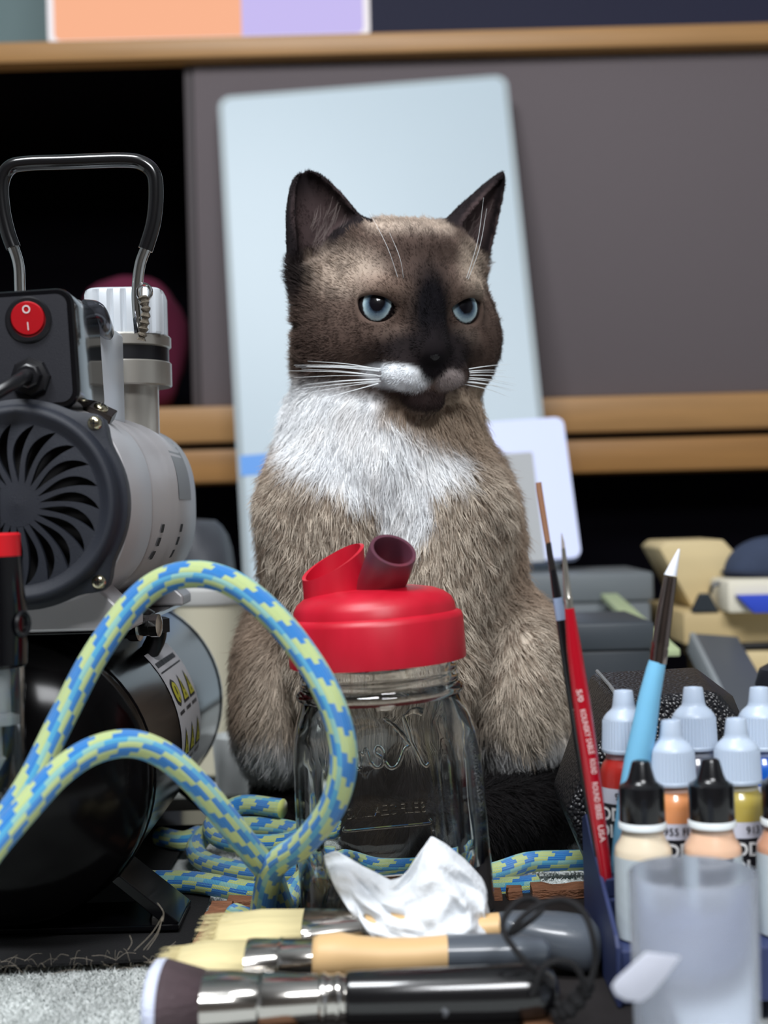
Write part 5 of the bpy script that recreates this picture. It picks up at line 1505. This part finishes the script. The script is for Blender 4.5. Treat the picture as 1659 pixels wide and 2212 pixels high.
# ------------------------------------------------------------------ thin brushes standing in the rack
def rod(tab, m, name, parent, seg=20, cap=True):
    """round rod along pixel rows (px, py, Y, half width px)"""
    pts = [W(*r_[:3]) for r_ in tab]; R = []
    T = (pts[-1]-pts[0]).normalized(); N = (CF - T*CF.dot(T)).normalized(); B = T.cross(N)
    for p, r_ in zip(pts, tab):
        rr = r_[3]*r_[2]/F
        R.append([p + (N*math.cos(2*PI*j/seg) + B*math.sin(2*PI*j/seg))*rr for j in range(seg)])
    return MB().rings(R, cap, cap).build(name, m, parent, angle=50)
def along(a, b_, Y0, Y1, rows):
    """rows (t, halfwidth) along the line a-b"""
    return [(a[0]+(b_[0]-a[0])*t, a[1]+(b_[1]-a[1])*t, Y0+(Y1-Y0)*t, h) for t, h in rows]
def side_print(parent, a, b_, Y, size, s, m, name, off):
    """lettering running down a rod, a little proud of its near side"""
    A = W(*a, Y); B = W(*b_, Y); x = (B-A).normalized(); z = (-CF - x*(-CF).dot(x)).normalized(); y = z.cross(x)
    Mx = Matrix((x, y, z)).transposed().to_4x4(); Mx.translation = (A+B)/2 + z*off
    v, f = text_verts(s, size, 0.02)
    L_ = max(p[0] for p in v) - min(p[0] for p in v); k = (B-A).length/L_
    return MB().add([(p[0]*k, p[1], 0) for p in v], f, Mx).build(name, m, parent, smooth=False)
rb_ = empty('fine_paint_brush', W(1308, 1890, 0.618), 'slim red brush with silver ferrule leaning in the rack', 'brush')
m_rh = mat('red_lacquer', S(170, 8, 30), 0.22, coat=0.5)
m_fe2 = mat('pale_ferrule', S(196, 192, 182), 0.25, 0.9)
P0, P1 = (1226, 1312), (1312, 1925)
rod([(1213, 1152, .618, 0.8), (1216, 1172, .618, 3.5), (1217, 1186, .618, 4.0)], mat('grey_hair_tip', S(150, 142, 138), 0.6), 'bristles', rb_)
rod([(1217, 1184, .618, 4.2), (1222, 1240, .618, 6.5), (1227, 1290, .618, 8.5), (1228, 1292, .618, 10), (1228, 1296, .618, 10), (1229, 1300, .618, 9), (1230, 1316, .618, 10)], m_fe2, 'ferrule', rb_)
rod([(1230, 1314, .618, 10.5), (1240, 1400, .618, 16), (1254, 1500, .618, 19), (1268, 1600, .618, 19.5), (1285, 1720, .618, 18), (1302, 1840, .618, 15), (1313, 1920, .618, 12)], m_rh, 'handle', rb_)
m_pk = mat('worn_white_print', S(226, 190, 190), 0.6)
for a, b_, s in (((1247, 1487), (1252, 1513), '5/0'), ((1255, 1530), (1275, 1625), 'KOLINSKY SABLE'), ((1276, 1636), (1280, 1668), 'ROUND'), ((1281, 1686), (1292, 1765), 'ROUND SERIES'), ((1293, 1778), (1299, 1814), 'USA')):
    side_print(rb_, a, b_, 0.618, 0.0034, s, m_pk, 'handle_print', 0.0040)
bb_ = empty('fine_paint_brush', W(1288, 1830, 0.631), 'slim black brush with long flat bristles beside the red one', 'brush')
m_bk = mat('black_lacquer', S(16, 15, 20), 0.25, coat=0.4)
rod([(1163, 1042, .631, 6.5), (1165, 1060, .631, 7), (1178, 1140, .631, 6.5), (1184, 1176, .631, 6)], mat('amber_bristle', S(150, 108, 82), 0.6, noise=0.25, nscale=120), 'bristles', bb_)
rod([(1184, 1172, .631, 6.4), (1188, 1200, .631, 6.8), (1194, 1232, .631, 7.5)], mat('dark_ferrule', S(84, 80, 80), 0.3, 0.9), 'ferrule', bb_)
rod([(1194, 1230, .631, 7.6), (1199, 1262, .631, 9), (1204, 1292, .631, 10)], m_bk, 'ferrule_sleeve', bb_)
rod([(1204, 1291, .631, 10.3), (1212, 1340, .631, 11)], mat('pale_blue_band', S(150, 166, 196), 0.35), 'colour_band', bb_)
rod([(1212, 1339, .631, 11.2), (1232, 1470, .631, 13), (1252, 1600, .631, 13), (1275, 1740, .631, 11), (1296, 1868, .631, 8)], m_bk, 'handle', bb_)
side_print(bb_, (1240, 1528), (1268, 1700), 0.631, 0.0030, 'SYNTHETIC ROUND 000', mat('grey_print', S(150, 146, 140), 0.6), 'handle_print', 0.0029)
sh = empty('silicone_shaper', W(1324, 1895, 0.6265), 'light blue handled clay shaper with white pointed tip standing in the rack', 'brush')
m_bl = mat('light_blue_handle', S(122, 190, 226), 0.42, noise=0.05, nscale=120, sss=0.1)
mb = MB(); R = []
A = W(1448, 1243, 0.6265); Bt = W(1467, 1186, 0.6265); ax_ = (W(1449, 1240, .6265)-W(1420, 1425, .6265)).normalized()
N = (CF - ax_*CF.dot(ax_)).normalized(); Bn = ax_.cross(N)
for t in (0, 0.25, 0.5, 0.75, 0.93, 1.0):
    c = A.lerp(Bt, t); rr = 0.00245*(1-t)**0.9 + 0.0004
    R.append([c + N*(rr*math.cos(2*PI*j/20)) + Bn*(rr*math.sin(2*PI*j/20)) for j in range(20)])
mb.rings(R).build('silicone_tip', mat('white_silicone', S(232, 236, 246), 0.4, sss=0.2), sh)
rod([(1447, 1250, .6265, 13), (1448, 1246, .6265, 13.5), (1436, 1320, .6265, 17), (1427, 1386, .6265, 18.5), (1426, 1390, .6265, 19.5), (1425, 1398, .6265, 18.5), (1424, 1406, .6265, 19.5), (1421, 1432, .6265, 18.5)][1:], mat('nickel_ferrule', S(150, 138, 134), 0.14, 1.0), 'ferrule', sh)
rod([(1421, 1428, .6265, 14), (1420, 1430, .6265, 18.5), (1416, 1446, .6265, 20), (1404, 1500, .6265, 23), (1392, 1570, .6265, 27), (1378, 1640, .6265, 29), (1362, 1720, .6265, 27), (1344, 1810, .6265, 20), (1329, 1885, .6265, 11)], m_bl, 'handle', sh)

# ------------------------------------------------------------------ frosted plastic cup in front of the rack
cx_, cy_ = px2x(1476, 0.500), 0.500
cup = empty('plastic_cup', (cx_, cy_, 0.0006), 'small frosted translucent plastic cup in front of the bottles', 'cup')
m_cup, nt, b = new_mat('frosted_plastic')
b.inputs['Base Color'].default_value = (0.88, 0.92, 1.0, 1); b.inputs['Roughness'].default_value = 0.22
b.inputs['Transmission Weight'].default_value = 0.86; b.inputs['IOR'].default_value = 1.2; b.inputs['Specular IOR Level'].default_value = 0.35
Mc = Matrix.Translation((cx_, cy_, 0.0006))
rt, rb2, hc_ = 0.0230, 0.0222, 0.0821
MB().lathe([(0.0006, 0.006), (0.017, 0.006), (0.0195, 0.0030), (0.0205, 0.0), (rb2-0.0004, 0.0002), (rb2, 0.002), (rt, hc_-0.0006), (rt-0.0004, hc_), (rt-0.0008, hc_-0.0003), (rb2-0.0011, 0.012), (rb2-0.003, 0.0080), (0.0006, 0.0074)], 72, Mc, True, True).build('cup_wall', m_cup, cup, angle=50)
# flat pull tab on its near side
pts = [(1396, 2058), (1470, 2068), (1440, 2112), (1405, 2152), (1385, 2164), (1352, 2162), (1330, 2150), (1322, 2132), (1332, 2116)]
V0 = [W(x, y, 0.4715 - 0.00006*(1470-x)) for x, y in pts]
mb = MB(); mb.add(V0 + [p + CF*0.0012 for p in V0], [tuple(range(9)), tuple(range(9, 18))[::-1]] + [(i, (i+1) % 9, 9+(i+1) % 9, 9+i) for i in range(9)])
m_tab2, nt, b = new_mat('frosted_tab')
b.inputs['Base Color'].default_value = (0.80, 0.82, 0.92, 1); b.inputs['Roughness'].default_value = 0.4; b.inputs['Transmission Weight'].default_value = 0.35; b.inputs['IOR'].default_value = 1.3
mb.build('pull_tab', m_tab2, cup, bevel=0.0003)
# ------------------------------------------------------------------ black pebbled case behind the rack
m_peb, nt, b = new_mat('black_pebbled_vinyl')
b.inputs['Base Color'].default_value = S(20, 20, 24); b.inputs['Roughness'].default_value = 0.36
tc = nd(nt, 'ShaderNodeTexCoord'); vo = nd(nt, 'ShaderNodeTexVoronoi'); vo.inputs['Scale'].default_value = 480; nt.links.new(tc.outputs['Object'], vo.inputs['Vector'])
bp = nd(nt, 'ShaderNodeBump'); bp.inputs['Strength'].default_value = 1.0; bp.inputs['Distance'].default_value = 0.0012; bp.invert = True
nt.links.new(vo.outputs['Distance'], bp.inputs['Height']); nt.links.new(bp.outputs[0], b.inputs['Normal'])
ft = [(1340, 1512), (1548, 1492), (1604, 1556), (1668, 1720), (1668, 1900)]
fb = [(1276, 1452), (1500, 1440), (1582, 1502), (1640, 1640), (1640, 1800)]
gf = [G(1640, 0.695, 0.0), G(1330, 0.695, 0.0)]; gb = [G(1625, 0.80, 0.0), G(1300, 0.80, 0.0)]
front = [W(x, y, 0.695) for x, y in ft] + gf + [W(1222, 1752, 0.695)]
back = [W(x, y, 0.80) for x, y in fb] + gb + [W(1192, 1700, 0.80)]
case = empty('equipment_case', (0.15, 0.75, 0.0), 'black pebbled case with chamfered corners behind the paint bottles', 'case')
for p in front + back: p.z = max(p.z, 0.0006)
mb = MB().rings([front, back]); mb.build('shell', m_peb, case, smooth=True, bevel=0.004, seg=3, angle=30)
MB().tube([W(1290, 1450, 0.782), W(1318, 1482, 0.735), W(1334, 1505, 0.699), W(1346, 1530, 0.693)], 0.0011, 8).build('ridge_glint', mat('ridge_glint', S(120, 122, 124), 0.4, bump=0.8, bscale=1500), case)  # highlight of the chamfer ridge put in as a paler tube

# ------------------------------------------------------------------ things at the back of the table, right
def pbox(px0, py0, px1, Y, d, ground=True, py1=None):
    """upright box: front face spans px0..px1 at distance Y, top at row py0, standing on the towel (or down to row py1)"""
    a = W(px0, py0, Y); b_ = W(px1, py0, Y); z1_ = (a.z+b_.z)/2
    z0_ = 0.0006 if ground else (W((px0+px1)/2, py1, Y).z)
    return (a.x, Y, z0_), (b_.x, Y+d, z1_)
m_gc = mat('grey_case', S(104, 110, 114), 0.55, noise=0.1, nscale=20)
lo, hi = pbox(985, 1240, 1405, 1.43, 0.14)
hi = (hi[0], hi[1], 0.1465)
gcs = empty('storage_box', ((lo[0]+hi[0])/2, 1.50, 0.0006), 'grey storage box under the lilac picture frame', 'box')
MB().box(lo, (hi[0], hi[1], hi[2]-0.03)).build('bin', m_gc, gcs, bevel=0.004)
MB().box((lo[0]-0.003, lo[1]-0.003, hi[2]-0.03), (hi[0]+0.003, hi[1]+0.003, hi[2])).build('lid', m_gc, gcs, bevel=0.004)
lo, hi = pbox(1215, 1345, 1408, 1.10, 0.12)
dk = empty('storage_box', ((lo[0]+hi[0])/2, 1.16, 0.0006), 'dark slate storage box behind the black pebbled case', 'box')
m_dk = mat('dark_slate_plastic', S(44, 50, 56), 0.5)
MB().box(lo, (hi[0], hi[1], hi[2]-0.022)).build('bin', m_dk, dk, bevel=0.003)
MB().box((lo[0]-0.002, lo[1]-0.002, hi[2]-0.022), (hi[0]+0.002, hi[1]+0.002, hi[2])).build('lid', mat('slate_lid', S(58, 64, 70), 0.5), dk, bevel=0.003)
dk_top = hi[2]
A, B = W(1446, 1410, 1.088), W(1316, 1288, 1.42)
ln = (A-B).length; Mx = frame_x((A+B)/2, (A-B), (0, -0.4, 1))
mb = MB().box((-ln/2, -0.0085, -0.003), (ln/2, 0.0085, 0.003), Mx)
tag(mb.build('plastic_ruler', mat('pale_green_plastic', S(176, 190, 148), 0.4), bevel=0.001), 'pale green strip slanting down from the grey box', 'ruler')
# stack of pale boards
m_bd = [mat('pale_board', S(206, 186, 142), 0.6, noise=0.08, nscale=14, aniso=(0.3, 3, 6)), mat('pale_board_b', S(186, 164, 120), 0.6, noise=0.1, nscale=14, aniso=(0.3, 3, 6))]
YB = 1.36
zrow = lambda y: W(1600, y, YB).z
x0_, x1_ = px2x(1478, YB), px2x(1860, YB)
lo = (px2x(1585, YB), YB+0.03, 0.0006)
crate = MB().box(lo, (x1_, YB+0.22, zrow(1500))).build('cardboard_box', mat('kraft_card', S(150, 124, 90), 0.8, noise=0.06, nscale=30), bevel=0.002)
tag(crate, 'brown cardboard box at the bottom of the pale board stack', 'box')
lev = [(1500, 1456, 1572, 'lowest pale wooden board on the cardboard box'), (1455.5, 1408, 1560, 'second pale board up, just below the dark gap of the stack'), (1392, 1322, 1474, 'thick pale board under the blue item on the stack')]
for i, (ya, yb_, pxl, lb) in enumerate(lev):
    o = MB().box((px2x(pxl, YB), YB-0.012+0.01*i, zrow(ya)+0.0003), (x1_-0.01*i, YB+0.20, zrow(yb_))).build('wooden_board', m_bd[(i+1) % 2], bevel=0.002)
    tag(o, lb, 'board', 'pale boards stacked at the back right')
tag(MB().box((px2x(1600, YB), YB+0.005, zrow(1408)+0.0003), (x1_-0.02, YB+0.19, zrow(1392))).build('gap_shade', M_BLACK, bevel=0.001), 'black spacer between the pale boards of the stack', 'filler')
# pale slanting panel behind, leaning on the stack
zt_ = zrow(1322)
poly = [W(x, y, YB+0.10) for x, y in ((1424, 1180), (1440, 1170), (1562, 1166), (1650, 1262), (1700, 1330), (1700, 1700), (1480, 1700), (1465, 1290))]
for p in poly: p.z = max(p.z, zt_+0.0004) if p.x > px2x(1474, YB) else p.z
poly = [W(x, y, YB+0.06) for x, y in ((1424, 1184), (1440, 1170), (1562, 1166), (1640, 1250), (1640, 1260))]
base = [Vector((px2x(1640, YB+0.06), YB+0.06, zt_+0.0004)), Vector((px2x(1490, YB+0.06), YB+0.06, zt_+0.0004))]
pl_ = poly + base
mb = MB(); n = len(pl_); back = [p + Vector((0, 0.10, 0)) for p in pl_]
mb.rings([pl_, back]).build('pale_panel', m_bd[0], bevel=0.002)
pp = bpy.data.objects['pale_panel']; tag(pp, 'pale cream panel standing on the board stack under the navy cap', 'panel')
o = MB().box((px2x(1556, YB), YB-0.02, zt_+0.0004), (x1_-0.03, YB+0.055, zrow(1252))).build('foam_block', mat('off_white_foam', S(218, 212, 194), 0.8), bevel=0.004)
tag(o, 'off-white foam block on the thick pale board', 'block')
a = W(1592, 1300, YB-0.026); 
pts = [(1592, 1300), (1760, 1296), (1760, 1336), (1630, 1338)]
V0 = [W(x, y, YB-0.030) for x, y in pts]
mb = MB().add(V0 + [p + Vector((0, 0.0095, 0)) for p in V0], [(0, 1, 2, 3), (7, 6, 5, 4), (0, 4, 5, 1), (1, 5, 6, 2), (2, 6, 7, 3), (3, 7, 4, 0)])
# blue card leans on the foam block; its foot stands on the thick board
zmin = min(p.z for p in V0)
o = mb.build('blue_card', mat('bright_blue_card', S(44, 72, 190), 0.5), bevel=0.0006)
for v in o.data.vertices: v.co.z += zt_ + 0.0004 - zmin
tag(o, 'bright blue card against the off-white foam block', 'card')
# navy cap on top
mb = MB(); c0 = W(1640, 1250, YB+0.10); R = []
zc = poly[3].z
c0 = Vector((px2x(1650, YB+0.07), YB+0.05, zrow(1252)+0.0004))
for k in range(12):
    ph = PI/2*k/11
    ring = []
    for j in range(32):
        a = 2*PI*j/32; w = 1 + 0.08*math.sin(2*a+0.6) + 0.04*math.sin(5*a)
        ring.append((c0.x + 0.046*w*math.cos(ph)*math.cos(a), c0.y + 0.030*w*math.cos(ph)*math.sin(a)*0.8, c0.z + 0.040*math.sin(ph)**0.9))
    R.append(ring)
cap_ = empty('navy_hat', c0, 'navy cloth cap on top of the board stack', 'cap')
mb.rings(R).build('crown', mat('navy_cloth', S(52, 62, 84), 0.9, noise=0.25, nscale=50), cap_, angle=180)
mb = MB(); R = []
for z in (0.0, 0.003):
    R.append([(c0.x + 0.052*math.cos(2*PI*j/32), c0.y - 0.006 + 0.030*math.sin(2*PI*j/32), c0.z + z + 0.004*abs(math.cos(2*PI*j/32))) for j in range(32)])
mb.rings(R).build('brim', mat('navy_cloth_brim', S(34, 40, 58), 0.9), cap_)
# dark clip on the edge of the panel
cc = W(1532, 1292, YB-0.01); zz = zt_+0.0004
clip = empty('binder_clip', (cc.x, YB, zz), 'small dark clip standing on the thick pale board', 'clip')
Mx = Matrix.Translation((cc.x, YB+0.012, zz))
MB().prism([(-0.013, 0), (0.013, 0), (0.004, 0.018), (-0.004, 0.018)], 0.012, Mx @ Matrix(((1, 0, 0, 0), (0, 0, -1, 0.006), (0, 1, 0, 0), (0, 0, 0, 1)))).build('clip_body', mat('dark_clip', S(50, 56, 62), 0.4, 0.4), clip, smooth=False, bevel=0.0008)
MB().tube(spline([Mx @ Vector((0.006, 0, 0.0175)), Mx @ Vector((0.010, 0, 0.026)), Mx @ Vector((0.022, 0, 0.028))], 6), 0.0018, 8).build('clip_arm', mat('dark_clip_arm', S(60, 64, 70), 0.3, 0.7), clip)
# long grey bar lying towards the camera
A, B = W(1545, 1392, 1.31), W(1650, 1590, 1.13)
B = A + (B-A)*((A.z-0.016)/(A.z-B.z))
d = (B-A); ln = d.length; Mx = frame_x((A+B)/2, d, (0.1, 0.3, 1))
bar = empty('metal_bar', (A+B)/2, 'long slate grey bar slanting down beside the pale boards', 'bar')
MB().box((-ln/2, -0.020, -0.010), (ln/2, 0.020, 0.010), Mx).build('bar_body', mat('slate_bar', S(78, 82, 88), 0.45), bar, bevel=0.0015)
MB().box((-ln/2, -0.0255, -0.0095), (ln/2, -0.0202, 0.0105), Mx).build('bar_edge', mat('light_bar_edge', S(138, 144, 148), 0.4), bar, bevel=0.001)
# dark knob and white card at the right edge
kc = G(1726, 0.92, 0.0006)
kz = W(1660, 1480, 0.92).z
knob = empty('jar_with_dark_lid', kc, 'small pale jar with dark round lid at the right edge of the photo', 'jar')
MB().lathe([(0.020, 0.0), (0.022, 0.002), (0.022, kz-0.022), (0.019, kz-0.018)], 32, Matrix.Translation(kc)).build('body', mat('lilac_jar', S(178, 178, 196), 0.4), knob)
MB().lathe([(0.020, kz-0.018), (0.024, kz-0.012), (0.026, kz), (0.023, kz+0.010), (0.014, kz+0.015), (0.0003, kz+0.016)], 32, Matrix.Translation(kc)).build('lid', mat('dark_lid', S(32, 34, 42), 0.35), knob)

# ------------------------------------------------------------------ things at the back of the table, left
def lump(name, c, rx, ry, h, m, wob=0.08, e=0.7):
    mb = MB(); R = []
    for k in range(15):
        ph = PI*k/14 - PI/2; ring = []
        for j in range(32):
            a = 2*PI*j/32; w = 1 + wob*math.sin(3*a + k*0.5) + wob*0.6*math.sin(5*a - k*0.8)
            cz = max(0, math.cos(ph))**0.55
            ring.append((c.x + rx*w*cz*math.cos(a), c.y + ry*w*cz*math.sin(a), c.z + h/2*(1 + math.copysign(abs(math.sin(ph))**e, ph))))
        R.append(ring)
    return mb.rings(R).build(name, m, angle=180)
cl = G(438, 1.36, 0.0006)
o = lump('bag', cl, 0.038, 0.06, W(438, 1122, 1.36).z, mat('charcoal_bag', S(62, 64, 70), 0.55, noise=0.3, nscale=25, bump=0.5, bscale=40))
tag(o, 'crumpled charcoal bag behind the compressor', 'bag')
ct = G(462, 1.17, 0.0006); hz = W(470, 1268, 1.17).z
tub = empty('plastic_tub', ct, 'cream plastic tub between compressor and cat', 'tub')
m_tub = mat('cream_plastic', S(206, 200, 178), 0.45, noise=0.04, nscale=20)
MB().lathe([(0.024, 0.0), (0.026, 0.002), (0.030, hz-0.014), (0.0305, hz-0.012)], 40, Matrix.Translation(ct)).build('body', m_tub, tub)
MB().lathe([(0.0315, hz-0.014), (0.0325, hz-0.012), (0.0325, hz-0.002), (0.030, hz), (0.0003, hz+0.0005)], 40, Matrix.Translation(ct)).build('lid', mat('grey_white_lid', S(186, 186, 184), 0.45), tub)
wc = G(520, 1.085, 0.0006); hz = W(520, 1590, 1.085).z
cp_ = empty('white_pot', wc, 'low white pot at the cat\'s left foot behind the hose', 'pot')
MB().lathe([(0.016, 0), (0.0185, 0.001), (0.0215, hz), (0.0208, hz+0.0004), (0.0178, 0.004), (0.0003, 0.0035)], 40, Matrix.Translation(wc)).build('body', mat('white_glaze', S(222, 226, 226), 0.3), cp_)
